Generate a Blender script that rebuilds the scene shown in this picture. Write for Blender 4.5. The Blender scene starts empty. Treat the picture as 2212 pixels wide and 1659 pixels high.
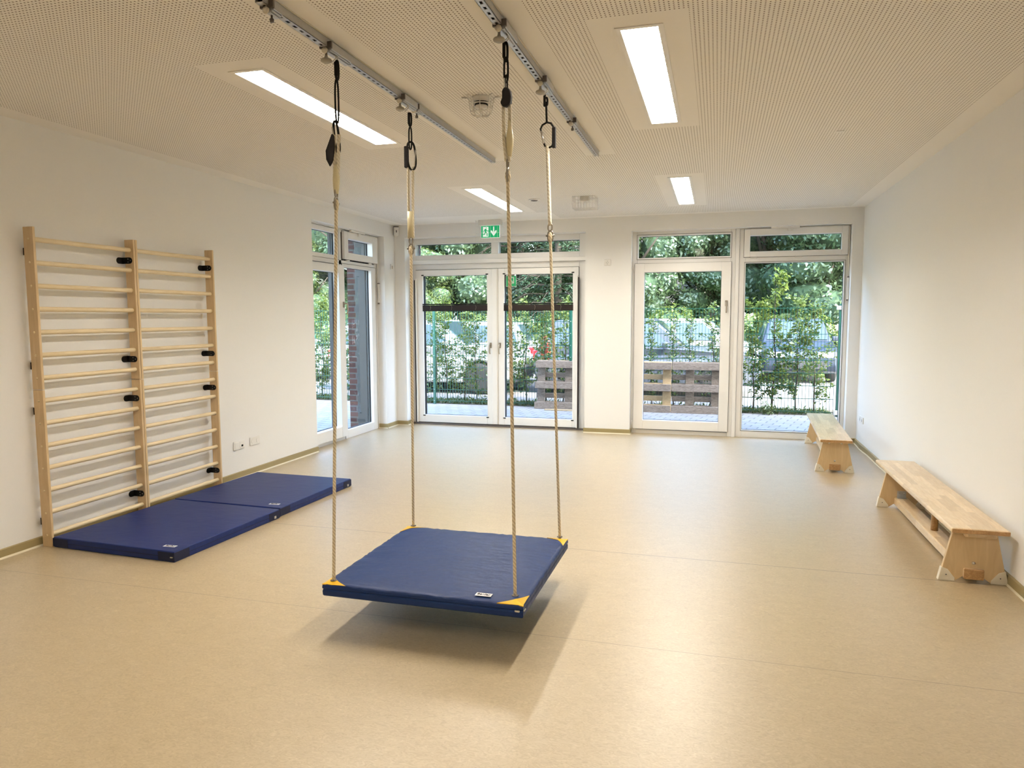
import bpy, bmesh, math, random
import numpy as np
from mathutils import Vector, Matrix

sc = bpy.context.scene
col = sc.collection
PI = math.pi

# ------------------------------------------------------------------ camera
F_PX, YAW, PITCH, ROLL = 1551.87, 0.277332, -0.0924858, -0.0030717
def cam_basis():
    f = Vector((-math.sin(YAW)*math.cos(PITCH), math.cos(YAW)*math.cos(PITCH), math.sin(PITCH)))
    r = Vector((math.cos(YAW), math.sin(YAW), 0)); u = r.cross(f)
    c, s = math.cos(ROLL), math.sin(ROLL)
    return c*r + s*u, -s*r + c*u, f
cr, cu, cf = cam_basis()
cam = bpy.data.cameras.new('camera'); camo = bpy.data.objects.new('camera', cam); col.objects.link(camo)
cam.sensor_width = 36; cam.lens = 36*F_PX/2212; cam.clip_start = 0.05; cam.clip_end = 300
M = Matrix((cr, cu, -cf)).transposed().to_4x4(); M.translation = (0, 0, 1.5)
camo.matrix_world = M
sc.camera = camo

# ------------------------------------------------------------------ light and exposure
sc.view_settings.view_transform = 'Standard'; sc.view_settings.look = 'None'
sc.view_settings.exposure = 0.72; sc.view_settings.gamma = 1.0
sc.view_settings.use_curve_mapping = False
cy = sc.cycles
cy.max_bounces = 7; cy.diffuse_bounces = 4; cy.glossy_bounces = 3; cy.transmission_bounces = 4
cy.transparent_max_bounces = 12; cy.use_denoising = True
cy.sample_clamp_indirect = 6.0; cy.caustics_reflective = False; cy.caustics_refractive = False
SKY_STRENGTH = 1.75
SUN_STRENGTH = 6.0
LAMP_STRENGTH = 52.0
LAMP_COLOR = (1.0, 0.915, 0.79)
w = bpy.data.worlds.new('sky'); sc.world = w; w.use_nodes = True
nt = w.node_tree; nt.nodes.clear()
sky = nt.nodes.new('ShaderNodeTexSky'); sky.sky_type = 'NISHITA'; sky.sun_disc = False
sky.sun_elevation = math.radians(41); sky.sun_rotation = math.radians(130); sky.dust_density = 2.0
bg = nt.nodes.new('ShaderNodeBackground'); bg.inputs[1].default_value = SKY_STRENGTH
ow = nt.nodes.new('ShaderNodeOutputWorld')
nt.links.new(sky.outputs[0], bg.inputs[0]); nt.links.new(bg.outputs[0], ow.inputs[0])
sl = bpy.data.lights.new('sun', 'SUN'); sl.energy = SUN_STRENGTH; sl.angle = math.radians(1.0); sl.color = (1.0, 0.96, 0.88)
so = bpy.data.objects.new('sun', sl); col.objects.link(so)
sdir = Vector((-0.85, 0.72, -0.95)).normalized()
so.rotation_euler = sdir.to_track_quat('-Z', 'Y').to_euler(); so.location = (20, -20, 25)

# ------------------------------------------------------------------ dimensions
XL, XR, YB, YF, H = -4.29, 1.604, 9.193, -2.6, 2.754
GZ = -0.05          # outside ground level

# ------------------------------------------------------------------ materials
def mat(name):
    m = bpy.data.materials.new(name); m.use_nodes = True
    n = m.node_tree; b = n.nodes['Principled BSDF']
    return m, n, b
def N(n, t, **k):
    x = n.nodes.new(t)
    for a, v in k.items(): setattr(x, a, v)
    return x
def plain(name, c, rough=0.5, metal=0.0, noise=0.0, nscale=20, bump=0.0, spec=0.5, coat=0.0):
    m, n, b = mat(name)
    b.inputs['Roughness'].default_value = rough; b.inputs['Metallic'].default_value = metal
    b.inputs['Specular IOR Level'].default_value = spec
    if coat: b.inputs['Coat Weight'].default_value = coat; b.inputs['Coat Roughness'].default_value = 0.12
    tc = N(n, 'ShaderNodeTexCoord'); no = N(n, 'ShaderNodeTexNoise'); no.inputs['Scale'].default_value = nscale
    no.inputs['Detail'].default_value = 4
    n.links.new(tc.outputs['Object'], no.inputs['Vector'])
    mx = N(n, 'ShaderNodeMix', data_type='RGBA')
    mx.inputs['A'].default_value = (*[x*(1-noise) for x in c], 1); mx.inputs['B'].default_value = (*[min(1, x*(1+noise)) for x in c], 1)
    n.links.new(no.outputs['Fac'], mx.inputs['Factor']); n.links.new(mx.outputs['Result'], b.inputs['Base Color'])
    if bump:
        bp = N(n, 'ShaderNodeBump'); bp.inputs['Strength'].default_value = bump; bp.inputs['Distance'].default_value = 0.004
        n.links.new(no.outputs['Fac'], bp.inputs['Height']); n.links.new(bp.outputs[0], b.inputs['Normal'])
    return m

def wood(name, c1, c2, grain=(1, 14, 14), rough=0.4, staves=None, coat=0.15, scale=4.0):
    """grain stretch per axis; staves=(length, width) gives a finger-jointed board along Y"""
    m, n, b = mat(name); b.inputs['Roughness'].default_value = rough
    b.inputs['Coat Weight'].default_value = coat; b.inputs['Coat Roughness'].default_value = 0.2
    tc = N(n, 'ShaderNodeTexCoord'); mp = N(n, 'ShaderNodeMapping'); mp.inputs['Scale'].default_value = grain
    no = N(n, 'ShaderNodeTexNoise'); no.inputs['Scale'].default_value = scale; no.inputs['Detail'].default_value = 6; no.inputs['Distortion'].default_value = 1.2
    n.links.new(tc.outputs['Object'], mp.inputs[0]); n.links.new(mp.outputs[0], no.inputs['Vector'])
    rp = N(n, 'ShaderNodeValToRGB'); rp.color_ramp.elements[0].position = 0.3; rp.color_ramp.elements[1].position = 0.72
    rp.color_ramp.elements[0].color = (*c1, 1); rp.color_ramp.elements[1].color = (*c2, 1)
    n.links.new(no.outputs['Fac'], rp.inputs[0]); out = rp.outputs[0]
    if staves:
        rot = N(n, 'ShaderNodeMapping'); rot.inputs['Rotation'].default_value = (0, 0, PI/2)
        n.links.new(tc.outputs['Object'], rot.inputs[0])
        br = N(n, 'ShaderNodeTexBrick'); br.offset = 0.37; br.offset_frequency = 2
        br.inputs['Scale'].default_value = 1.0; br.inputs['Brick Width'].default_value = staves[0]; br.inputs['Row Height'].default_value = staves[1]
        br.inputs['Mortar Size'].default_value = 0.0006; br.inputs['Mortar Smooth'].default_value = 0.0
        br.inputs['Color1'].default_value = (0.80, 0.76, 0.70, 1); br.inputs['Color2'].default_value = (1.12, 1.12, 1.13, 1)
        br.inputs['Mortar'].default_value = (0.75, 0.7, 0.6, 1)
        n.links.new(rot.outputs[0], br.inputs['Vector'])
        mx = N(n, 'ShaderNodeMix', data_type='RGBA', blend_type='MULTIPLY'); mx.inputs['Factor'].default_value = 0.75
        n.links.new(out, mx.inputs['A']); n.links.new(br.outputs['Color'], mx.inputs['B']); out = mx.outputs['Result']
    n.links.new(out, b.inputs['Base Color'])
    return m

def leafmat(name, c1, c2, trans=0.35):
    m, n, b = mat(name); n.nodes.remove(b)
    g = N(n, 'ShaderNodeNewGeometry'); rp = N(n, 'ShaderNodeValToRGB')
    rp.color_ramp.elements[0].color = (*c1, 1); rp.color_ramp.elements[1].color = (*c2, 1)
    n.links.new(g.outputs['Random Per Island'], rp.inputs[0])
    d = N(n, 'ShaderNodeBsdfDiffuse'); t = N(n, 'ShaderNodeBsdfTranslucent'); gl = N(n, 'ShaderNodeBsdfGlossy'); gl.inputs['Roughness'].default_value = 0.45
    gl.inputs['Color'].default_value = (0.6, 0.75, 0.8, 1)
    n.links.new(rp.outputs[0], d.inputs[0]); n.links.new(rp.outputs[0], t.inputs[0])
    m1 = N(n, 'ShaderNodeMixShader'); m1.inputs[0].default_value = trans
    n.links.new(d.outputs[0], m1.inputs[1]); n.links.new(t.outputs[0], m1.inputs[2])
    m2 = N(n, 'ShaderNodeMixShader'); m2.inputs[0].default_value = 0.06
    n.links.new(m1.outputs[0], m2.inputs[1]); n.links.new(gl.outputs[0], m2.inputs[2])
    n.links.new(m2.outputs[0], n.nodes['Material Output'].inputs[0])
    return m

MT = {}
MT['wall'] = plain('wall_paint', (0.85, 0.845, 0.84), 0.85, noise=0.012, nscale=60, bump=0.05)
MT['reveal'] = MT['wall']
MT['upvc'] = plain('white_upvc', (0.83, 0.82, 0.81), 0.35, noise=0.01)
MT['upvc_seal'] = plain('grey_gasket', (0.03, 0.03, 0.035), 0.6)
MT['gap_shade'] = plain('painted_gap_shade', (0.10, 0.09, 0.085), 0.7)  # dark grey standing in for the shadow in the sash gaps
MT['alu_dark'] = plain('anthracite_aluminium', (0.035, 0.036, 0.038), 0.45, noise=0.04)
MT['alu_grey'] = plain('grey_aluminium_rail', (0.03, 0.032, 0.033), 0.45, noise=0.04)
MT['white_plastic'] = plain('white_plastic', (0.82, 0.80, 0.77), 0.35, noise=0.01)
MT['cream_plastic'] = plain('cream_plastic', (0.78, 0.72, 0.60), 0.4, noise=0.01)
MT['black'] = plain('black_metal', (0.008, 0.007, 0.006), 0.65, noise=0.1, spec=0.25)
MT['black_fab'] = plain('black_fabric', (0.013, 0.012, 0.016), 0.8, noise=0.2, nscale=120)
MT['brown_black'] = plain('dark_brown_rubber', (0.016, 0.007, 0.006), 0.6)
MT['steel'] = plain('bright_steel', (0.62, 0.60, 0.56), 0.28, metal=0.9, noise=0.05)
MT['nickel'] = plain('brushed_nickel', (0.42, 0.36, 0.29), 0.35, metal=0.85, noise=0.05)
MT['shackle'] = plain('tarnished_steel', (0.30, 0.27, 0.22), 0.35, metal=0.7, noise=0.1)
MT['zinc'] = plain('galvanised_steel', (0.50, 0.51, 0.52), 0.42, metal=0.55, noise=0.1, nscale=60)
MT['knob'] = plain('grey_beige_knob', (0.36, 0.33, 0.27), 0.4)
MT['zinc_dark'] = plain('dull_steel', (0.16, 0.14, 0.13), 0.5, metal=0.6)
MT['skirt'] = plain('olive_vinyl_skirting', (0.33, 0.265, 0.125), 0.45, noise=0.03)
MT['skirt_seal'] = plain('pale_joint_sealant', (0.78, 0.72, 0.55), 0.5)
MT['birch'] = wood('birch_plywood', (0.61, 0.435, 0.235), (0.71, 0.53, 0.31), (10, 10, 1.2), 0.42, scale=2.5)
MT['birch_edge'] = wood('plywood_edge', (0.36, 0.20, 0.10), (0.52, 0.34, 0.20), (60, 60, 1), 0.5)
MT['rung'] = wood('pale_ash_rung', (0.74, 0.60, 0.37), (0.83, 0.70, 0.47), (14, 1.5, 14), 0.45, scale=3)
MT['bench_top'] = wood('finger_jointed_beech', (0.72, 0.53, 0.31), (0.84, 0.68, 0.46), (16, 2.2, 16), 0.3, staves=(0.30, 0.044), coat=0.35)
MT['bench_dark'] = wood('end_grain_beech', (0.36, 0.19, 0.07), (0.56, 0.34, 0.15), (10, 10, 10), 0.35, scale=6)
MT['pvc_cap'] = plain('cream_rubber_cap', (0.80, 0.74, 0.62), 0.5, noise=0.02)
MT['yellow'] = plain('yellow_vinyl', (0.76, 0.44, 0.004), 0.35, noise=0.02)
MT['rope'] = None
MT['paver'] = None

def vinyl(name, c, wr=0.25):
    m, n, b = mat(name); b.inputs['Roughness'].default_value = 0.46; b.inputs['Specular IOR Level'].default_value = 0.3
    tc = N(n, 'ShaderNodeTexCoord'); mp = N(n, 'ShaderNodeMapping'); mp.inputs['Scale'].default_value = (3, 7, 3)
    no = N(n, 'ShaderNodeTexNoise'); no.inputs['Scale'].default_value = 2.2; no.inputs['Detail'].default_value = 3
    n.links.new(tc.outputs['Object'], mp.inputs[0]); n.links.new(mp.outputs[0], no.inputs['Vector'])
    n2 = N(n, 'ShaderNodeTexNoise'); n2.inputs['Scale'].default_value = 700; n.links.new(tc.outputs['Object'], n2.inputs['Vector'])
    ad = N(n, 'ShaderNodeMath', operation='MULTIPLY_ADD'); ad.inputs[1].default_value = 0.03
    n.links.new(n2.outputs['Fac'], ad.inputs[0]); n.links.new(no.outputs['Fac'], ad.inputs[2])
    bp = N(n, 'ShaderNodeBump'); bp.inputs['Strength'].default_value = wr; bp.inputs['Distance'].default_value = 0.03
    n.links.new(ad.outputs[0], bp.inputs['Height']); n.links.new(bp.outputs[0], b.inputs['Normal'])
    b.inputs['Base Color'].default_value = (*c, 1)
    return m
MT['blue'] = vinyl('royal_blue_vinyl', (0.005, 0.026, 0.120))
MT['blue_mat'] = vinyl('deep_blue_vinyl', (0.003, 0.017, 0.120), 0.1)
MT['navy'] = plain('navy_hook_tape', (0.010, 0.014, 0.045), 0.9, noise=0.3, nscale=200)
MT['tag'] = plain('white_woven_label', (0.78, 0.78, 0.80), 0.7)

def floor_material():
    m, n, b = mat('beige_linoleum')
    tc = N(n, 'ShaderNodeTexCoord')
    mp = N(n, 'ShaderNodeMapping'); mp.inputs['Scale'].default_value = (1, 1.7, 1)
    n.links.new(tc.outputs['Object'], mp.inputs[0])
    n1 = N(n, 'ShaderNodeTexNoise'); n1.inputs['Scale'].default_value = 34; n1.inputs['Detail'].default_value = 6; n1.inputs['Distortion'].default_value = 2.2
    n2 = N(n, 'ShaderNodeTexNoise'); n2.inputs['Scale'].default_value = 7; n2.inputs['Detail'].default_value = 4; n2.inputs['Distortion'].default_value = 1.0
    n.links.new(mp.outputs[0], n1.inputs['Vector']); n.links.new(mp.outputs[0], n2.inputs['Vector'])
    r1 = N(n, 'ShaderNodeValToRGB')
    e = r1.color_ramp.elements; e[0].position = 0.28; e[0].color = (0.375, 0.287, 0.160, 1); e[1].position = 0.80; e[1].color = (0.595, 0.490, 0.328, 1)
    x = e.new(0.5); x.color = (0.458, 0.360, 0.215, 1)
    x = e.new(0.64); x.color = (0.498, 0.400, 0.250, 1)
    n.links.new(n1.outputs['Fac'], r1.inputs[0])
    mx = N(n, 'ShaderNodeMix', data_type='RGBA', blend_type='MULTIPLY'); mx.inputs['Factor'].default_value = 1
    r2 = N(n, 'ShaderNodeValToRGB'); r2.color_ramp.elements[0].position = 0.3; r2.color_ramp.elements[1].position = 0.7
    r2.color_ramp.elements[0].color = (0.95, 0.94, 0.92, 1); r2.color_ramp.elements[1].color = (1.03, 1.03, 1.03, 1)
    n.links.new(n2.outputs['Fac'], r2.inputs[0]); n.links.new(r1.outputs[0], mx.inputs['A']); n.links.new(r2.outputs[0], mx.inputs['B'])
    out = mx.outputs['Result']
    sp = N(n, 'ShaderNodeSeparateXYZ'); n.links.new(tc.outputs['Object'], sp.inputs[0])
    prev = None
    for ys, wd, st in ((3.191, 0.0045, 0.7), (4.486, 0.0075, 0.9), (5.20, 0.0045, 0.4), (6.9, 0.004, 0.2)):
        s = N(n, 'ShaderNodeMath', operation='SUBTRACT'); s.inputs[1].default_value = ys; n.links.new(sp.outputs['Y'], s.inputs[0])
        a = N(n, 'ShaderNodeMath', operation='ABSOLUTE'); n.links.new(s.outputs[0], a.inputs[0])
        l = N(n, 'ShaderNodeMath', operation='LESS_THAN'); l.inputs[1].default_value = wd/2; n.links.new(a.outputs[0], l.inputs[0])
        q = N(n, 'ShaderNodeMath', operation='MULTIPLY'); q.inputs[1].default_value = st; n.links.new(l.outputs[0], q.inputs[0])
        if prev is None: prev = q.outputs[0]
        else:
            ad = N(n, 'ShaderNodeMath', operation='ADD'); n.links.new(prev, ad.inputs[0]); n.links.new(q.outputs[0], ad.inputs[1]); prev = ad.outputs[0]
    mm = N(n, 'ShaderNodeMix', data_type='RGBA'); mm.inputs['B'].default_value = (0.16, 0.105, 0.055, 1)
    n.links.new(prev, mm.inputs['Factor']); n.links.new(out, mm.inputs['A']); n.links.new(mm.outputs['Result'], b.inputs['Base Color'])
    b.inputs['Roughness'].default_value = 0.42; b.inputs['Specular IOR Level'].default_value = 0.6; b.inputs['Coat Weight'].default_value = 1.0; b.inputs['Coat Roughness'].default_value = 0.37; b.inputs['Coat IOR'].default_value = 1.75
    n3 = N(n, 'ShaderNodeTexNoise'); n3.inputs['Scale'].default_value = 90; n3.inputs['Detail'].default_value = 3
    n.links.new(tc.outputs['Object'], n3.inputs['Vector'])
    bp = N(n, 'ShaderNodeBump'); bp.inputs['Strength'].default_value = 0.12; bp.inputs['Distance'].default_value = 0.002
    n.links.new(n3.outputs['Fac'], bp.inputs['Height']); n.links.new(bp.outputs[0], b.inputs['Normal'])
    return m
MT['floor'] = floor_material()

def painted_perforation():
    m, n, b = mat('plasterboard_painted_holes'); b.inputs['Roughness'].default_value = 0.9
    tc = N(n, 'ShaderNodeTexCoord'); sp = N(n, 'ShaderNodeSeparateXYZ'); n.links.new(tc.outputs['Object'], sp.inputs[0])
    P = 0.0187
    def cell(o):
        d = N(n, 'ShaderNodeMath', operation='DIVIDE'); d.inputs[1].default_value = P; n.links.new(o, d.inputs[0])
        f = N(n, 'ShaderNodeMath', operation='FRACT'); n.links.new(d.outputs[0], f.inputs[0])
        s = N(n, 'ShaderNodeMath', operation='SUBTRACT'); s.inputs[1].default_value = 0.5; n.links.new(f.outputs[0], s.inputs[0])
        q = N(n, 'ShaderNodeMath', operation='MULTIPLY'); n.links.new(s.outputs[0], q.inputs[0]); n.links.new(s.outputs[0], q.inputs[1])
        return q.outputs[0]
    a = N(n, 'ShaderNodeMath', operation='ADD'); n.links.new(cell(sp.outputs['X']), a.inputs[0]); n.links.new(cell(sp.outputs['Y']), a.inputs[1])
    l = N(n, 'ShaderNodeMath', operation='LESS_THAN'); l.inputs[1].default_value = 0.195**2; n.links.new(a.outputs[0], l.inputs[0])
    mx = N(n, 'ShaderNodeMix', data_type='RGBA'); mx.inputs['A'].default_value = (0.90, 0.88, 0.85, 1); mx.inputs['B'].default_value = (0.13, 0.095, 0.065, 1)  # dark dots paint the shade inside the holes; the board is flat
    n.links.new(l.outputs[0], mx.inputs['Factor']); n.links.new(mx.outputs['Result'], b.inputs['Base Color'])
    return m
MT['perf'] = painted_perforation()
MT['ceil'] = plain('ceiling_paint', (0.90, 0.88, 0.85), 0.9, noise=0.01)

def glass():
    m, n, b = mat('window_glass'); n.nodes.remove(b)
    t = N(n, 'ShaderNodeBsdfTransparent'); t.inputs[0].default_value = (0.955, 0.975, 0.965, 1)
    g = N(n, 'ShaderNodeBsdfGlossy'); g.inputs['Roughness'].default_value = 0.01
    lw = N(n, 'ShaderNodeFresnel'); lw.inputs['IOR'].default_value = 1.5
    ge = N(n, 'ShaderNodeNewGeometry'); iv = N(n, 'ShaderNodeMath', operation='SUBTRACT'); iv.inputs[0].default_value = 1.0
    n.links.new(ge.outputs['Backfacing'], iv.inputs[1]); mu = N(n, 'ShaderNodeMath', operation='MULTIPLY')
    n.links.new(iv.outputs[0], mu.inputs[0]); n.links.new(lw.outputs[0], mu.inputs[1])
    mx = N(n, 'ShaderNodeMixShader'); n.links.new(mu.outputs[0], mx.inputs[0]); n.links.new(t.outputs[0], mx.inputs[1]); n.links.new(g.outputs[0], mx.inputs[2])
    n.links.new(mx.outputs[0], n.nodes['Material Output'].inputs[0])
    return m
MT['glass'] = glass()

def emit(name, c, s):
    m, n, b = mat(name); b.inputs['Base Color'].default_value = (0.8, 0.8, 0.8, 1)
    b.inputs['Emission Color'].default_value = (*c, 1); b.inputs['Emission Strength'].default_value = s
    return m
MT['lamp'] = emit('glowing_louvre_panel', LAMP_COLOR, LAMP_STRENGTH)
MT['lamp_soft'] = emit('glowing_louvre_end', LAMP_COLOR, LAMP_STRENGTH*0.35)
MT['lamp_dim'] = emit('dimmer_louvre_panel', LAMP_COLOR, LAMP_STRENGTH*0.6)
MT['louvre'] = plain('white_louvre', (0.86, 0.84, 0.80), 0.4)

def rope_material(name, c1, c2):
    m, n, b = mat(name); b.inputs['Roughness'].default_value = 0.8
    tc = N(n, 'ShaderNodeTexCoord'); wv = N(n, 'ShaderNodeTexWave'); wv.wave_type = 'BANDS'; wv.bands_direction = 'DIAGONAL'
    wv.inputs['Scale'].default_value = 34; wv.inputs['Distortion'].default_value = 0.6
    n.links.new(tc.outputs['Object'], wv.inputs['Vector'])
    rp = N(n, 'ShaderNodeValToRGB'); rp.color_ramp.elements[0].color = (*c1, 1); rp.color_ramp.elements[1].color = (*c2, 1)
    n.links.new(wv.outputs['Fac'], rp.inputs[0]); n.links.new(rp.outputs[0], b.inputs['Base Color'])
    bp = N(n, 'ShaderNodeBump'); bp.inputs['Strength'].default_value = 0.5; bp.inputs['Distance'].default_value = 0.002
    n.links.new(wv.outputs['Fac'], bp.inputs['Height']); n.links.new(bp.outputs[0], b.inputs['Normal'])
    return m
MT['rope'] = rope_material('braided_beige_rope', (0.55, 0.45, 0.29), (0.80, 0.71, 0.53))
MT['rope_white'] = rope_material('pale_cream_rope', (0.68, 0.61, 0.47), (0.86, 0.81, 0.69))
MT['sleeve'] = plain('cream_plastic_sleeve', (0.76, 0.68, 0.44), 0.4, noise=0.04)

def bricks(name, c1, c2, mort, bw, rh, ms, rough=0.85, rot=(0, 0, 0)):
    m, n, b = mat(name); b.inputs['Roughness'].default_value = rough
    tc = N(n, 'ShaderNodeTexCoord'); mp = N(n, 'ShaderNodeMapping'); mp.inputs['Rotation'].default_value = rot or (0, 0, 0)
    if rot is None:
        se = N(n, 'ShaderNodeSeparateXYZ'); n.links.new(tc.outputs['Object'], se.inputs[0]); ad = N(n, 'ShaderNodeMath', operation='ADD')
        n.links.new(se.outputs['X'], ad.inputs[0]); n.links.new(se.outputs['Y'], ad.inputs[1]); cb = N(n, 'ShaderNodeCombineXYZ')
        n.links.new(ad.outputs[0], cb.inputs['X']); n.links.new(se.outputs['Z'], cb.inputs['Y']); n.links.new(cb.outputs[0], mp.inputs[0])
    else:
        n.links.new(tc.outputs['Object'], mp.inputs[0])
    br = N(n, 'ShaderNodeTexBrick'); br.inputs['Scale'].default_value = 1
    br.inputs['Brick Width'].default_value = bw; br.inputs['Row Height'].default_value = rh; br.inputs['Mortar Size'].default_value = ms
    br.inputs['Color1'].default_value = (*c1, 1); br.inputs['Color2'].default_value = (*c2, 1); br.inputs['Mortar'].default_value = (*mort, 1)
    n.links.new(mp.outputs[0], br.inputs['Vector'])
    no = N(n, 'ShaderNodeTexNoise'); no.inputs['Scale'].default_value = 40; n.links.new(tc.outputs['Object'], no.inputs['Vector'])
    mx = N(n, 'ShaderNodeMix', data_type='RGBA', blend_type='OVERLAY'); mx.inputs['Factor'].default_value = 0.25
    n.links.new(br.outputs['Color'], mx.inputs['A']); n.links.new(no.outputs['Color'], mx.inputs['B'])
    n.links.new(mx.outputs['Result'], b.inputs['Base Color'])
    return m
MT['paver'] = bricks('grey_concrete_pavers', (0.25, 0.24, 0.235), (0.30, 0.29, 0.28), (0.12, 0.12, 0.12), 0.24, 0.16, 0.009, rot=(0, 0, 0.25))
MT['brick'] = bricks('red_brown_brick', (0.055, 0.020, 0.014), (0.095, 0.035, 0.025), (0.10, 0.09, 0.08), 0.24, 0.075, 0.010, rot=None)
MT['brick_side'] = bricks('red_brown_brick_return', (0.055, 0.020, 0.014), (0.095, 0.035, 0.025), (0.10, 0.09, 0.08), 0.24, 0.075, 0.010, rot=None)
MT['asphalt'] = plain('pale_gravel_lot', (0.17, 0.165, 0.16), 0.9, noise=0.12, nscale=8)
MT['soil'] = plain('dark_soil', (0.10, 0.085, 0.06), 0.95, noise=0.4, nscale=14, bump=0.5)
MT['meadow'] = plain('meadow_green', (0.13, 0.21, 0.05), 0.95, noise=0.4, nscale=3)
MT['fence'] = plain('green_coated_steel', (0.005, 0.062, 0.046), 0.4, noise=0.05)
MT['bark'] = plain('grey_brown_bark', (0.04, 0.032, 0.024), 0.9, noise=0.3, nscale=20)
MT['leaf_hedge'] = leafmat('hornbeam_leaf', (0.070, 0.119, 0.018), (0.198, 0.246, 0.053), 0.45)
MT['leaf_maple'] = leafmat('maple_leaf', (0.030, 0.058, 0.021), (0.082, 0.127, 0.052), 0.35)
MT['leaf_bright'] = leafmat('bright_green_leaf', (0.054, 0.091, 0.018), (0.127, 0.167, 0.048), 0.45)
MT['leaf_bush'] = leafmat('yellow_green_bush_leaf', (0.114, 0.176, 0.035), (0.229, 0.286, 0.088), 0.5)  # lighter yellow-green leaf tone for the bushes
MT['leaf_dark'] = leafmat('spruce_needle', (0.015, 0.036, 0.018), (0.046, 0.082, 0.036), 0.2)
MT['inner'] = plain('shaded_crown_core', (0.035, 0.07, 0.035), 0.95, noise=0.5, nscale=3)  # dark green painted in for the shade inside crowns and bushes
MT['grass'] = leafmat('grass_blade', (0.044, 0.075, 0.014), (0.119, 0.158, 0.035), 0.4)
MT['red_flower'] = leafmat('red_petal', (0.65, 0.05, 0.04), (0.85, 0.20, 0.10), 0.3)
MT['pallet_old'] = wood('weathered_pallet_wood', (0.12, 0.092, 0.072), (0.27, 0.225, 0.19), (3, 12, 12), 0.8, coat=0.0, scale=5)
MT['pallet_new'] = wood('fresh_pallet_wood', (0.36, 0.255, 0.14), (0.48, 0.365, 0.225), (3, 12, 12), 0.75, coat=0.0, scale=5)
MT['plaster'] = plain('grey_white_plaster', (0.13, 0.13, 0.135), 0.9, noise=0.03)
MT['plaster_warm'] = plain('pale_yellow_plaster', (0.22, 0.21, 0.175), 0.9, noise=0.03)
MT['pane_dark'] = plain('dark_window_glass', (0.06, 0.075, 0.09), 0.1, spec=0.8)
MT['car_white'] = plain('white_car_paint', (0.20, 0.202, 0.205), 0.3, coat=0.4)
MT['car_silver'] = plain('silver_blue_car_paint', (0.06, 0.07, 0.09), 0.35, metal=0.2, coat=0.4)
MT['car_blue'] = plain('grey_blue_car_paint', (0.025, 0.036, 0.06), 0.35, metal=0.2, coat=0.4)
MT['car_glass'] = plain('tinted_car_glass', (0.03, 0.05, 0.06), 0.08, spec=0.6, coat=0.4)
MT['tyre'] = plain('black_tyre', (0.02, 0.02, 0.02), 0.8)
MT['car_trim'] = plain('dark_car_trim', (0.03, 0.03, 0.035), 0.5)
MT['head'] = plain('headlamp_glass', (0.7, 0.72, 0.75), 0.1, coat=1.0)
MT['tail'] = plain('red_tail_lamp', (0.5, 0.01, 0.02), 0.2, coat=1.0)
MT['green_sign'] = emit('lit_green_sign', (0.0, 0.36, 0.13), 0.40)
MT['green_sign'].node_tree.nodes['Principled BSDF'].inputs['Base Color'].default_value = (0.0, 0.25, 0.09, 1)
MT['white_sign'] = emit('lit_white_sign', (0.85, 1.0, 0.92), 0.35)
MT['green_print'] = plain('green_sticker_vinyl', (0.02, 0.40, 0.15), 0.4)
MT['white_print'] = plain('white_sticker_vinyl', (0.75, 0.78, 0.75), 0.4)
MT['ink'] = plain('black_ink', (0.02, 0.02, 0.03), 0.6)
MT['blue_box'] = plain('blue_tarpaulin', (0.10, 0.26, 0.55), 0.5)
MT['green_box'] = plain('dark_green_container_paint', (0.02, 0.20, 0.14), 0.5)

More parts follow.
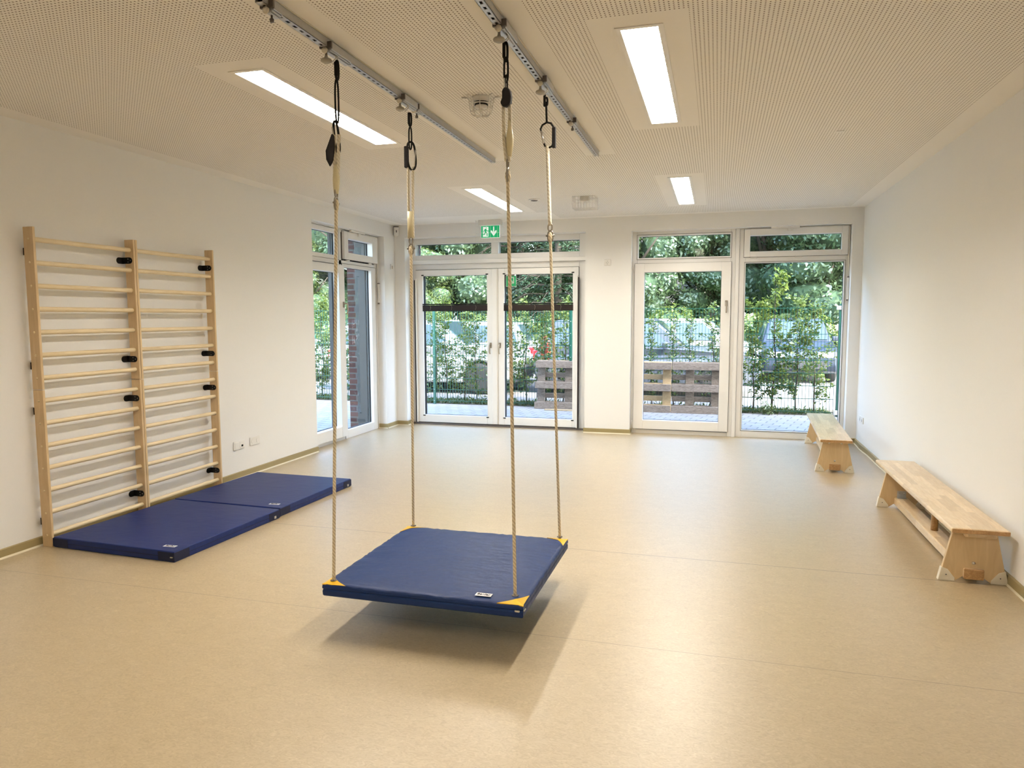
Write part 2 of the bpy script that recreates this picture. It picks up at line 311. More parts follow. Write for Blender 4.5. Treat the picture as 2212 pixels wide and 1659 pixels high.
# ------------------------------------------------------------------ mesh helpers
class MB:
    def __init__(s): s.bm = bmesh.new()
    def box(s, x0, x1, y0, y1, z0, z1, mi=0):
        v = [s.bm.verts.new(p) for p in ((x0,y0,z0),(x1,y0,z0),(x1,y1,z0),(x0,y1,z0),(x0,y0,z1),(x1,y0,z1),(x1,y1,z1),(x0,y1,z1))]
        for f in ((3,2,1,0),(4,5,6,7),(0,1,5,4),(1,2,6,5),(2,3,7,6),(3,0,4,7)):
            fc = s.bm.faces.new([v[i] for i in f]); fc.material_index = mi
        return s
    def hull8(s, pts, mi=0):
        v = [s.bm.verts.new(p) for p in pts]
        for f in ((3,2,1,0),(4,5,6,7),(0,1,5,4),(1,2,6,5),(2,3,7,6),(3,0,4,7)):
            fc = s.bm.faces.new([v[i] for i in f]); fc.material_index = mi
        return s
    def quad(s, pts, mi=0):
        f = s.bm.faces.new([s.bm.verts.new(p) for p in pts]); f.material_index = mi; return s
    def tube(s, pts, r, n=10, closed=False, mi=0):
        pts = [Vector(p) for p in pts]; m = len(pts); rs = r if isinstance(r, (list, tuple)) else [r]*m
        rings = []; ref = None
        for i, p in enumerate(pts):
            if closed: t = (pts[(i+1) % m]-pts[i-1])
            else: t = pts[min(i+1, m-1)]-pts[max(i-1, 0)]
            t.normalize()
            if ref is None:
                ref = Vector((0, 0, 1)) if abs(t.z) < 0.9 else Vector((1, 0, 0))
                ref = (ref - t*ref.dot(t)).normalized()
            else:
                ref = (ref - t*ref.dot(t)).normalized()
            b = t.cross(ref)
            rings.append([s.bm.verts.new(p + (ref*math.cos(2*PI*k/n)+b*math.sin(2*PI*k/n))*rs[i]) for k in range(n)])
        for i in range(m if closed else m-1):
            a, c = rings[i], rings[(i+1) % m]
            for k in range(n):
                f = s.bm.faces.new((a[k], a[(k+1) % n], c[(k+1) % n], c[k])); f.smooth = True; f.material_index = mi
        if not closed:
            f = s.bm.faces.new(rings[0][::-1]); f.material_index = mi; f = s.bm.faces.new(rings[-1]); f.material_index = mi
        return s
    def cyl(s, p0, p1, r, n=16, mi=0): return s.tube([p0, p1], r, n, mi=mi)
    def prism(s, poly, axis, a0, a1, mi=0):
        """poly: 2D points in the two other axes (x,y order kept), extruded along axis"""
        def P(q, a):
            if axis == 0: return (a, q[0], q[1])
            if axis == 1: return (q[0], a, q[1])
            return (q[0], q[1], a)
        A = [s.bm.verts.new(P(q, a0)) for q in poly]; B = [s.bm.verts.new(P(q, a1)) for q in poly]
        f = s.bm.faces.new(A); f.material_index = mi; f = s.bm.faces.new(B[::-1]); f.material_index = mi
        k = len(poly)
        for i in range(k):
            f = s.bm.faces.new((A[i], B[i], B[(i+1) % k], A[(i+1) % k])); f.material_index = mi
        return s
    def lathe(s, prof, c, n=24, axis=2, mi=0):
        rings = []
        for r, h in prof:
            ring = []
            for k in range(n):
                a = 2*PI*k/n; x, y = r*math.cos(a), r*math.sin(a)
                p = (x, y, h) if axis == 2 else ((x, h, y) if axis == 1 else (h, x, y))
                ring.append(s.bm.verts.new((c[0]+p[0], c[1]+p[1], c[2]+p[2])))
            rings.append(ring)
        for a, b in zip(rings, rings[1:]):
            for k in range(n):
                f = s.bm.faces.new((a[k], a[(k+1) % n], b[(k+1) % n], b[k])); f.smooth = True; f.material_index = mi
        if prof[0][0] > 1e-5: s.bm.faces.new(rings[0][::-1]).material_index = mi
        if prof[-1][0] > 1e-5: s.bm.faces.new(rings[-1]).material_index = mi
        return s
    def bevel(s, w, seg=2, angle=30):
        bmesh.ops.remove_doubles(s.bm, verts=s.bm.verts, dist=1e-6)
        ed = [e for e in s.bm.edges if len(e.link_faces) == 2 and e.calc_face_angle(0) > math.radians(angle)]
        bmesh.ops.bevel(s.bm, geom=ed, offset=w, segments=seg, affect='EDGES', profile=0.5, clamp_overlap=True)
        for f in s.bm.faces: f.smooth = False
        return s
    def build(s, name, m, parent=None, base=None, normals=True, smooth=None):
        if normals: bmesh.ops.recalc_face_normals(s.bm, faces=s.bm.faces)
        off = Vector(base) if base is not None else Vector((0, 0, 0))
        if parent is not None:
            p = parent; off = Vector((0, 0, 0))
            while p is not None: off += Vector(p.location); p = p.parent
        bmesh.ops.translate(s.bm, verts=s.bm.verts, vec=-off)
        if smooth is not None:
            for f in s.bm.faces: f.smooth = smooth
        me = bpy.data.meshes.new(name); s.bm.to_mesh(me); s.bm.free()
        for x in (m if isinstance(m, (list, tuple)) else [m]): me.materials.append(x)
        o = bpy.data.objects.new(name, me); col.objects.link(o)
        if parent is not None: o.parent = parent
        elif base is not None: o.location = off
        return o

def thing(name, label, cat, loc=(0, 0, 0), group=None):
    o = bpy.data.objects.new(name, None); col.objects.link(o); o.location = loc; o.empty_display_size = 0.1
    o['label'] = label; o['category'] = cat
    if group: o['group'] = group
    return o
def tag(o, label, cat, group=None, kind=None):
    if label: o['label'] = label
    if cat: o['category'] = cat
    if group: o['group'] = group
    if kind: o['kind'] = kind
    return o
def struct(o, label=None, cat=None):
    o['kind'] = 'structure'
    if label: o['label'] = label
    if cat: o['category'] = cat
    return o
def structroot(name, label, cat, loc):
    o = bpy.data.objects.new(name, None); col.objects.link(o); o.location = loc; o.empty_display_size = 0.1
    return struct(o, label, cat)
def copy_tree(o, parent=None):
    c = o.copy(); col.objects.link(c); c.parent = parent
    for ch in [k for k in bpy.data.objects if k.parent == o]: copy_tree(ch, c)
    return c

def text_mesh(name, txt, size, m, parent, matrix, depth=0.0006):
    cu_ = bpy.data.curves.new(name, 'FONT'); cu_.body = txt; cu_.size = size; cu_.extrude = depth; cu_.align_x = 'CENTER'; cu_.align_y = 'CENTER'
    to = bpy.data.objects.new(name+'_tmp', cu_); col.objects.link(to)
    dg = bpy.context.evaluated_depsgraph_get(); me = bpy.data.meshes.new_from_object(to.evaluated_get(dg))
    bpy.data.objects.remove(to)
    me.transform(matrix); me.materials.clear(); me.materials.append(m)
    o = bpy.data.objects.new(name, me); col.objects.link(o); o.parent = parent
    return o

# ------------------------------------------------------------------ room shell
S = MB(); S.box(XL-0.25, XR+0.2, YF-0.2, YB+0.30, -0.12, 0.0)
struct(S.build('floor', MT['floor']), 'beige mottled linoleum floor with thin dark seams', 'floor')

LAMPS = [(x, y) for y in (-0.55, 3.28, 6.78) for x in (-2.413, -0.44)]
LW, LL = 0.17, 1.60
TRK = [(-1.728, 2.52, 5.55), (-0.907, 2.52, 5.56)]
xs = {XL, XR, XL+0.17, XR-0.17}; ys = {YF, YB, YF+0.2, YB-0.10}
holes, bare = [], []
for x, y in LAMPS:
    holes.append((x, x+LW, y, y+LL)); bare.append((x-0.13, x+LW+0.13, y-0.14, y+LL+0.14))
for x, y0, y1 in TRK: bare.append((x-0.10, x+0.13, y0-0.1, y1+0.12))
bare.append((-3.9, -1.95, 8.55, 9.1))
for r in holes+bare: xs |= {r[0], r[1]}; ys |= {r[2], r[3]}
xs = sorted(xs); ys = sorted(ys)
S = MB()
for i in range(len(xs)-1):
    for j in range(len(ys)-1):
        cx, cyy = (xs[i]+xs[i+1])/2, (ys[j]+ys[j+1])/2
        if any(a < cx < b and c < cyy < d for a, b, c, d in holes): continue
        pl = cx < XL+0.17 or cx > XR-0.17 or cyy < YF+0.2 or cyy > YB-0.10 or any(a < cx < b and c < cyy < d for a, b, c, d in bare)
        S.box(xs[i], xs[i+1], ys[j], ys[j+1], H, H+0.02, 1 if pl else 0)
bmesh.ops.remove_doubles(S.bm, verts=S.bm.verts, dist=1e-5)
S.box(XL, XR, YF, YB, H+0.12, H+0.3, 1)
struct(S.build('ceiling', [MT['perf'], MT['ceil']], normals=False), 'white acoustic ceiling with rows of small round holes', 'ceiling')

# openings
LO = (7.08, 8.865, 2.575)         # left window: y0,y1,top
DO = (-4.14, -1.637, 2.585)       # double door: x0,x1,top
WO = (-1.055, 1.487, 2.572)       # right glazed unit
OUT = 9.75                         # outer face of rear facade
OUTL = -4.80                       # outer face of left facade
S = MB()
S.box(XL-0.20, XL, YF, LO[0], 0, H+0.3); S.box(XL-0.20, XL, LO[1], YB, 0, H+0.3); S.box(XL-0.20, XL, LO[0], LO[1], LO[2], H+0.3)
struct(S.build('wall_left', MT['wall']), 'white painted left wall with wall bars and corner window', 'wall')
S = MB(); S.box(XR, XR+0.2, YF, YB+0.02, 0, H+0.3)
struct(S.build('wall_right', MT['wall']), 'bare white painted wall behind the two wooden benches', 'wall')
S = MB(); S.box(XL-0.2, XR+0.2, YF-0.2, YF, 0, H+0.3)
struct(S.build('wall_front', MT['wall']), 'white painted wall behind the viewer', 'wall')
S = MB()
for a, b in ((XL-0.20, DO[0]), (DO[1], WO[0]), (WO[1], XR+0.2)): S.box(a, b, YB, 9.50, 0, H+0.3)
S.box(DO[0], DO[1], YB, 9.50, DO[2], H+0.3); S.box(WO[0], WO[1], YB, 9.50, WO[2], H+0.3)
struct(S.build('wall_back', MT['wall']), 'white painted rear wall around the garden doors and windows', 'wall')
# brick facade outside
S = MB()
for a, b in ((OUTL, DO[0]), (DO[1], WO[0]), (WO[1], 4.0)): S.box(a, b, 9.50, OUT, GZ-0.3, 3.3)
S.box(DO[0], DO[1], 9.5, OUT, DO[2]+0.02, 3.3); S.box(WO[0], WO[1], 9.5, OUT, WO[2]+0.02, 3.3)
S.box(DO[0], DO[1], 9.5, OUT, GZ-0.3, -0.01); S.box(WO[0], WO[1], 9.5, OUT, GZ-0.3, -0.01)
struct(S.build('wall_brick_back', MT['brick']), 'red brick outer face beside the garden doors', 'wall')
S = MB()
S.box(OUTL, XL-0.20, YF-0.5, LO[0], GZ-0.3, 3.3); S.box(OUTL, XL-0.20, LO[1]-0.09, 9.5, GZ-0.3, 3.3); S.box(OUTL, XL-0.20, LO[0], LO[1]-0.09, LO[2]+0.02, 3.3)
S.box(OUTL, XL-0.20, LO[0], LO[1]-0.09, GZ-0.3, -0.01)
struct(S.build('wall_brick_left', MT['brick_side']), 'red brick pier outside the corner window', 'wall')
S = MB(); S.box(OUTL-0.15, 6, YF-3, OUT+0.15, 3.3, 3.55)
struct(S.build('roof', MT['alu_dark']), 'flat roof slab of the building, outside the picture', 'roof')
S = MB(); S.box(-4.64, -4.49, 8.69, 8.775, -0.01, 2.6).bevel(0.006)
struct(S.build('trim_1', MT['alu_grey']), 'grey metal shutter rail outside the corner window', 'trim')

# skirting: an olive vinyl profile, kept as pieces per wall
def skirt(name, segs, label):
    S = MB()
    for (x0, y0, x1, y1, nx, ny) in segs:
        t = 0.013; h = 0.062
        p0, p1 = Vector((x0, y0)), Vector((x1, y1)); nrm = Vector((nx, ny))
        q0, q1 = p0+nrm*t, p1+nrm*t; r0, r1 = p0+nrm*(t+0.005), p1+nrm*(t+0.005)
        S.hull8([(p0.x,p0.y,0),(p1.x,p1.y,0),(q1.x,q1.y,0),(q0.x,q0.y,0),(p0.x,p0.y,h),(p1.x,p1.y,h),(q1.x,q1.y,h-0.004),(q0.x,q0.y,h-0.004)])
        S.hull8([(q0.x,q0.y,0),(q1.x,q1.y,0),(r1.x,r1.y,0),(r0.x,r0.y,0),(q0.x,q0.y,0.012),(q1.x,q1.y,0.012),(q1.x,q1.y,0.0121),(q0.x,q0.y,0.0121)], 1)
    struct(S.build(name, [MT['skirt'], MT['skirt_seal']]), label, 'baseboard')
skirt('baseboard_left', [(XL, YF, XL, LO[0], 1, 0), (XL, LO[1], XL, YB, 1, 0), (XL-0.14, LO[1], XL+0.013, LO[1], 0, -1)], 'olive skirting along the left wall')
skirt('baseboard_back', [(XL, YB, DO[0]+0.013, YB, 0, -1), (DO[0], YB, DO[0], 9.36, 1, 0), (DO[1]-0.013, YB, WO[0]+0.013, YB, 0, -1), (DO[1], YB, DO[1], 9.36, -1, 0), (WO[0], YB, WO[0], 9.32, 1, 0), (WO[1], YB, XR, YB, 0, -1)], 'olive skirting around the rear pillars')
skirt('baseboard_front', [(XL, YF, XR, YF, 0, 1)], 'olive skirting behind the viewer')
# right skirting bows away from the wall near the far corner
S = MB(); prev = None; pts = []
for k in range(60):
    y = YF + (YB-YF)*k/59
    bow = 0.016*math.exp(-((y-8.75)/0.22)**2) + 0.006*math.exp(-((y-7.9)/0.3)**2)
    pts.append((XR-0.013-bow, y))
for (a, b) in zip(pts, pts[1:]):
    S.hull8([(a[0],a[1],0),(b[0],b[1],0),(XR,b[1],0),(XR,a[1],0),(a[0],a[1],0.060),(b[0],b[1],0.060),(XR,b[1],0.064),(XR,a[1],0.064)])
    S.hull8([(a[0]-0.005,a[1],0),(b[0]-0.005,b[1],0),(b[0],b[1],0),(a[0],a[1],0),(a[0]-0.005,a[1],0.002),(b[0]-0.005,b[1],0.002),(b[0],b[1],0.012),(a[0],a[1],0.012)], 1)
struct(S.build('baseboard_right', [MT['skirt'], MT['skirt_seal']]), 'olive skirting along the right wall, bowing out near the far corner', 'baseboard')

# ------------------------------------------------------------------ windows and doors
class Plane:
    """u along the wall, v up, w outward; maps to world"""
    def __init__(s, kind, w0): s.k, s.w0 = kind, w0
    def box(s, S, u0, u1, v0, v1, w0, w1, mi=0):
        a, b = s.w0+w0, s.w0+w1
        if s.k == 'y': S.box(u0, u1, a, b, v0, v1, mi)
        else: S.box(-b, -a, u0, u1, v0, v1, mi)
        return S
    def pt(s, u, v, w): return (u, s.w0+w, v) if s.k == 'y' else (-(s.w0+w), u, v)
def ring(P, S, o, i, w0, w1, mi=0):
    """o, i: (u0,u1,v0,v1) outer and inner rectangle"""
    P.box(S, o[0], i[0], o[2], o[3], w0, w1, mi); P.box(S, i[1], o[1], o[2], o[3], w0, w1, mi)
    P.box(S, i[0], i[1], o[2], i[2], w0, w1, mi); P.box(S, i[0], i[1], i[3], o[3], w0, w1, mi)
    return S
def glazing(P, parent, g, w=0.035, seal=True):
    S = MB(); P.box(S, g[0]-0.012, g[1]+0.012, g[2]-0.012, g[3]+0.012, w, w+0.006)
    S.build('pane', MT['glass'], parent)
    if seal:
        S = MB(); ring(P, S, (g[0]-0.006, g[1]+0.006, g[2]-0.006, g[3]+0.006), (g[0]+0.004, g[1]-0.004, g[2]+0.004, g[3]-0.004), w-0.008, w-0.001)
        S.build('gasket', MT['upvc_seal'], parent)
def sash(P, parent, name, o, g, w0=-0.02, w1=0.062, dark=True):
    S = MB(); bv = 0.014
    ring(P, S, o, g, w0, 0.03)
    s = S.build(name, MT['upvc'], parent)
    bvm = s.modifiers.new('soft_edges', 'BEVEL'); bvm.width = 0.004; bvm.segments = 2; bvm.limit_method = 'ANGLE'
    if dark:
        S = MB(); ring(P, S, (o[0]-0.002, o[1]+0.002, o[2]-0.002, o[3]+0.002), (g[0]+0.001, g[1]-0.001, g[2]+0.001, g[3]-0.001), 0.044, w1)
        S.build('outer_frame', MT['alu_dark'], s)
    glazing(P, s, g)
    S = MB(); ring(P, S, (o[0]-0.004, o[1]+0.004, o[2]-0.004, o[3]+0.004), (o[0]-0.0002, o[1]+0.0002, o[2]-0.0002, o[3]+0.0002), max(w0, -0.0165), -0.004)
    S.build('gap_shade_ring', MT['gap_shade'], s)  # thin dark ring drawn in as the gap shadow around the sash
    return s
def handle(P, parent, u, v, f=-0.03):
    S = MB(); P.box(S, u-0.015, u+0.015, v-0.036, v+0.036, f-0.012, f+0.001)
    S.bevel(0.004, 2)
    h = S.build('handle', MT['nickel'], parent)
    S = MB()
    pts = [P.pt(u, v+0.012, f), P.pt(u, v+0.012, f-0.040), P.pt(u, v+0.007, f-0.053), P.pt(u, v-0.012, f-0.058), P.pt(u, v-0.078, f-0.058), P.pt(u, v-0.10, f-0.052), P.pt(u, v-0.112, f-0.036)]
    S.tube(pts, 0.0085, 10); S.build('grip', MT['nickel'], h)

# --- left corner window (plane x=-4.42)
P = Plane('x', 4.42)
W1 = structroot('window_1', 'tall white framed corner window with a tilted top light, beside the wall bars', 'window', (-4.42, 7.97, 0))
S = MB()
ring(P, S, (LO[0]-0.03, LO[1]+0.0, 0.0, LO[2]), (LO[0]+0.10, 8.79, 0.07, 2.535), -0.012, 0.075)
P.box(S, 7.862, 7.925, 0.07, 2.535, -0.012, 0.075)
P.box(S, LO[0]+0.1, 8.79, 2.145, 2.20, -0.012, 0.075)
fr = S.build('window_frame', MT['upvc'], W1); b_ = fr.modifiers.new('soft_edges', 'BEVEL'); b_.width = 0.004; b_.segments = 2; b_.limit_method = 'ANGLE'
S = MB(); P.box(S, 7.82, 7.96, 0, 2.56, 0.076, 0.11); P.box(S, LO[0], 8.70, 2.12, 2.25, 0.076, 0.10); S.build('outer_mullion', MT['alu_dark'], W1)
sash(P, W1, 'top_sash', (7.10, 7.862, 2.20, 2.56), (7.19, 7.812, 2.248, 2.506), w0=-0.014)
ts = sash(P, W1, 'tilting_sash', (7.943, 8.826, 2.216, 2.552), (8.04, 8.686, 2.297, 2.467), w0=-0.05)
l1 = sash(P, W1, 'door_sash', (7.07, 7.918, 0.046, 2.135), (7.18, 7.789, 0.178, 2.042), w0=-0.05)
sash(P, W1, 'fixed_light', (7.93, 8.82, 0.0, 2.16), (7.986, 8.70, 0.105, 2.117), w0=-0.016)
handle(P, l1, 7.885, 1.66, -0.05)
def opener(P, parent, u0, u1, vtop, ulev, vl0, vl1):
    S = MB(); P.box(S, u0, u1, vtop, vtop+0.022, -0.085, -0.055); P.box(S, (u0+u1)/2+0.03, (u0+u1)/2+0.09, vtop-0.035, vtop+0.0, -0.075, -0.05)
    S.bevel(0.003, 1); o = S.build('opener_arm', MT['white_plastic'], parent)
    S = MB(); S.tube([P.pt(u1, vtop+0.008, -0.035), P.pt(ulev-0.02, vtop+0.008, -0.035), P.pt(ulev, vtop-0.01, -0.035), P.pt(ulev, vl0, -0.03)], 0.007, 8)
    S.build('opener_rod', MT['white_plastic'], parent)
    S = MB(); P.box(S, ulev-0.011, ulev+0.011, vl1, vl0, -0.06, -0.028); S.bevel(0.003, 1); lv = S.build('opener_lever', MT['white_plastic'], parent)
    S = MB(); P.box(S, ulev-0.010, ulev+0.010, vl0, vl0+0.012, -0.056, -0.03); P.box(S, ulev-0.010, ulev+0.004, vl1-0.018, vl1, -0.05, -0.03)
    S.build('lever_end', MT['zinc_dark'], lv)
opener(P, W1, 8.06, 8.42, 2.553, 8.875-0.02, 1.95, 1.70)
for u in (8.03, 8.62):
    S = MB(); P.box(S, u, u+0.075, 2.196, 2.211, -0.032, -0.010); S.bevel(0.003, 1); S.build('hinge', MT['white_plastic'], W1)
# --- double door unit (plane y=9.40)
P = Plane('y', 9.40)
D1 = structroot('door_1', 'white double glass door with a two-pane top light and green exit sign above', 'door', (-2.9, 9.40, 0))
S = MB()
ring(P, S, (DO[0]-0.0, DO[1], 2.29, DO[2]), (-4.058, -1.746, 2.358, 2.508), -0.03, 0.07)
P.box(S, -2.954, -2.853, 2.358, 2.508, -0.03, 0.07)
P.box(S, DO[0], DO[1], 2.235, 2.29, -0.06, 0.07)
P.box(S, DO[0], -4.066, 0, 2.235, -0.005, 0.07); P.box(S, -1.752, DO[1], 0, 2.235, -0.005, 0.07); P.box(S, -4.066, -1.752, 2.160, 2.235, -0.005, 0.07)
fr = S.build('door_frame', MT['upvc'], D1); b_ = fr.modifiers.new('soft_edges', 'BEVEL'); b_.width = 0.004; b_.segments = 2; b_.limit_method = 'ANGLE'
S = MB()
ring(P, S, (DO[0], DO[1], 2.2, DO[2]), (-4.056, -1.748, 2.36, 2.506), 0.071, 0.10); P.box(S, -2.95, -2.857, 2.36, 2.506, 0.071, 0.10)
S.build('outer_mullion', MT['alu_dark'], D1)
glazing(P, fr, (-4.058, -2.954, 2.358, 2.508)); glazing(P, fr, (-2.853, -1.746, 2.358, 2.508))
S = MB(); P.box(S, DO[0], DO[1], 0.0, 0.022, -0.05, 0.10); S.build('threshold', MT['zinc_dark'], D1)
ll = sash(P, D1, 'door_leaf', (-4.062, -2.864, 0.03, 2.155), (-3.954, -3.020, 0.134, 2.076), w0=-0.03)
rl = sash(P, D1, 'door_leaf', (-2.860, -1.756, 0.03, 2.155), (-2.772, -1.834, 0.134, 2.074), w0=-0.03)
S = MB(); P.box(S, -2.945, -2.872, 0.035, 2.153, -0.045, -0.0301); S.bevel(0.005, 2); S.build('cover_strip', MT['upvc'], ll)
handle(P, ll, -2.968, 1.12); handle(P, rl, -2.836, 1.12)
for s, u in ((-1, -4.068), (1, -1.752)):
    par = ll if s < 0 else rl
    S = MB(); P.box(S, u-0.008, u+0.008, 0.03, 2.02, -0.060, -0.031); S.build('finger_guard', MT['brown_black'], par)
    S = MB(); a = u-s*0.010-(0.018 if s > 0 else 0); P.box(S, a, a+0.018, 0.03, 2.04, -0.062, -0.031); S.bevel(0.002, 1); S.build('guard_strip', MT['white_plastic'], par)
# pleated blinds with black cord rails
for nm, g, lab in (('pleated_blind', (-3.962, -3.012), 'dark folded pleated blind across the left leaf of the double door'), ('pleated_blind', (-2.780, -1.826), 'dark folded pleated blind across the right leaf of the double door')):
    t = thing(nm, lab, 'blind', ((g[0]+g[1])/2, 9.38, 1.59))
    S = MB()
    for k in range(9): P.box(S, g[0], g[1], 1.596+k*0.0085, 1.602+k*0.0085, -0.034-(k % 2)*0.003, -0.004)
    P.box(S, g[0]+0.002, g[1]-0.002, 1.596, 1.67, -0.030, -0.006)
    S.build('folded_fabric', MT['brown_black'], t)
    S = MB(); P.box(S, g[0], g[1], 1.675, 1.690, -0.038, -0.004); P.box(S, g[0], g[1], 1.588, 1.596, -0.036, -0.004); S.bevel(0.002, 1); S.build('rail', MT['black'], t)
    S = MB(); P.box(S, g[0]-0.002, g[0]+0.010, 0.13, 2.085, -0.008, 0.022)
    for v in (0.118, 2.078):
        P.box(S, g[0]-0.012, g[0]+0.022, v, v+0.014, -0.036, 0.0); P.box(S, g[1]-0.022, g[1]+0.012, v, v+0.014, -0.036, 0.0)
    S.build('guide_bracket', MT['black'], t)
    for f in (0.12, 0.45, 0.82):
        S = MB(); u = g[0]+(g[1]-g[0])*f; S.tube([P.pt(u, 1.60, -0.038), P.pt(u+0.012, 1.64, -0.040), P.pt(u, 1.67, -0.038)], 0.0015, 5)
        S.build('cord', MT['nickel'], t)
# --- right glazed unit (plane y=9.34)
P = Plane('y', 9.34)
W2 = structroot('window_2', 'white framed glazed garden door and fixed window unit behind the far bench', 'window', (0.22, 9.34, 0))
S = MB()
ring(P, S, (WO[0], 0.20, 0, WO[2]+0.02), (-0.99, 0.145, 0.05, 2.525), -0.012, 0.08)
P.box(S, -0.99, 0.145, 2.165, 2.235, -0.012, 0.08)
ring(P, S, (0.244, WO[1], 0, WO[2]+0.02), (0.32, 1.44, 0.085, 2.54), -0.012, 0.08)
P.box(S, 0.32, 1.44, 2.155, 2.225, -0.012, 0.08)
P.box(S, 0.20, 0.244, 0, WO[2]+0.02, -0.035, 0.08)
fr = S.build('window_frame', MT['upvc'], W2); b_ = fr.modifiers.new('soft_edges', 'BEVEL'); b_.width = 0.004; b_.segments = 2; b_.limit_method = 'ANGLE'
S = MB(); P.box(S, 0.15, 0.30, 0, 2.6, 0.081, 0.11); P.box(S, WO[0], 0.2, 2.15, 2.25, 0.081, 0.11); S.build('outer_mullion', MT['alu_dark'], W2)
tl = sash(P, W2, 'top_sash', (-0.995, 0.15, 2.225, 2.53), (-0.979, 0.136, 2.243, 2.512), w0=-0.016)
dl = sash(P, W2, 'door_leaf', (-1.020, 0.155, 0.062, 2.172), (-0.899, 0.040, 0.176, 2.061), w0=-0.045)
tt = sash(P, W2, 'tilting_sash', (0.297, 1.462, 2.222, 2.556), (0.366, 1.392, 2.288, 2.478), w0=-0.045)
fl = sash(P, W2, 'fixed_light', (0.31, 1.442, 0.085, 2.16), (0.322, 1.430, 0.092, 2.150), w0=-0.016)
handle(P, dl, 0.105, 1.665, -0.045)
opener(P, W2, 0.60, 0.92, 2.552, 1.474, 1.955, 1.70)
for u in (0.37, 0.88, 1.36):
    S = MB(); P.box(S, u, u+0.08, 2.203, 2.218, -0.034, -0.010); S.bevel(0.003, 1); S.build('hinge', MT['white_plastic'], W2)
for v in (0.07, 2.06):
    S = MB(); S.cyl(P.pt(-1.032, v, -0.03), P.pt(-1.032, v+0.095, -0.03), 0.008, 10); S.build('hinge', MT['white_plastic'], W2)

# ------------------------------------------------------------------ luminaires
def luminaire(x, y, label):
    t = thing('ceiling_light', label, 'light', (x+LW/2, y+LL/2, H), 'recessed louvre lights in the ceiling')
    S = MB(); z = H
    S.box(x-0.020, x+0.004, y-0.020, y+LL+0.020, z-0.004, z-0.0005); S.box(x+LW-0.004, x+LW+0.020, y-0.020, y+LL+0.020, z-0.004, z-0.0005)
    S.box(x+0.001, x+0.004, y, y+LL, z-0.0005, z+0.085); S.box(x+LW-0.004, x+LW-0.001, y, y+LL, z-0.0005, z+0.085)
    S.box(x+0.004, x+LW-0.004, y-0.020, y+0.004, z-0.004, z-0.0005); S.box(x+0.004, x+LW-0.004, y+LL-0.004, y+LL+0.020, z-0.004, z-0.0005)
    S.box(x+0.001, x+LW-0.001, y+0.001, y+LL-0.001, z+0.085, z+0.09)
    S.build('housing', MT['louvre'], t)
    S = MB(); S.box(x+0.006, x+LW-0.006, y+0.13, y+LL-0.02, z+0.018, z+0.022); S.build('diffuser', MT['lamp' if y > 0 else 'lamp_dim'], t)
    S = MB(); S.box(x+0.006, x+LW-0.006, y+0.02, y+0.13, z+0.020, z+0.024); S.build('end_panel', MT['lamp_soft'], t)
    S = MB()
    for k in (1, 2): S.box(x+LW*k/3-0.0012, x+LW*k/3+0.0012, y+0.006, y+LL-0.006, z+0.002, z+0.017)
    for k in range(1, 20): S.box(x+0.006, x+LW-0.006, y+LL*k/20-0.0007, y+LL*k/20+0.0007, z+0.006, z+0.017)
    S.build('louvre', MT['louvre'], t)
    return t
LL_LAB = ['ceiling light above the viewer on the left, outside the picture', 'ceiling light above the viewer on the right, outside the picture',
          'long lit ceiling light left of the swing tracks, nearer one', 'long lit ceiling light right of the swing tracks, nearer one',
          'lit ceiling light on the left nearest the double door', 'small-looking lit ceiling light nearest the garden window unit']
for (x, y), lb in zip(LAMPS, LL_LAB): luminaire(x, y, lb)

# ------------------------------------------------------------------ ceiling tracks
def track(x, y0, y1, label):
    t = thing('swing_track', label, 'ceiling track', (x, y0, H), 'slotted steel tracks on the ceiling')
    zb = H-0.040; hw = 0.0175; S = MB()
    S.box(x-hw, x-hw+0.002, y0, y1, zb, H-0.001); S.box(x+hw-0.002, x+hw, y0, y1, zb, H-0.001); S.box(x-hw, x+hw, y0, y1, H-0.004, H-0.001)
    S.box(x-hw, x-0.006, y0, y1, zb, zb+0.002); S.box(x+0.006, x+hw, y0, y1, zb, zb+0.002)
    y = y0; p = 0.0515
    while y < y1-0.03:
        S.box(x-0.006, x+0.006, y, y+p-0.024, zb, zb+0.002); y += p
    S.build('slotted_rail', MT['zinc'], t)
    S = MB(); S.box(x-hw+0.003, x+hw-0.003, y0, y1, zb+0.012, zb+0.014); S.build('rail_inside', MT['zinc_dark'], t)
    S = MB(); S.box(x-0.024, x+0.024, y0, y1, H-0.0035, H-0.0008); S.build('mounting_strip', MT['cream_plastic'], t)
    return t
track(*TRK[0], 'left slotted steel track on the ceiling holding the two left swing ropes')
track(*TRK[1], 'right slotted steel track on the ceiling holding the two right swing ropes')
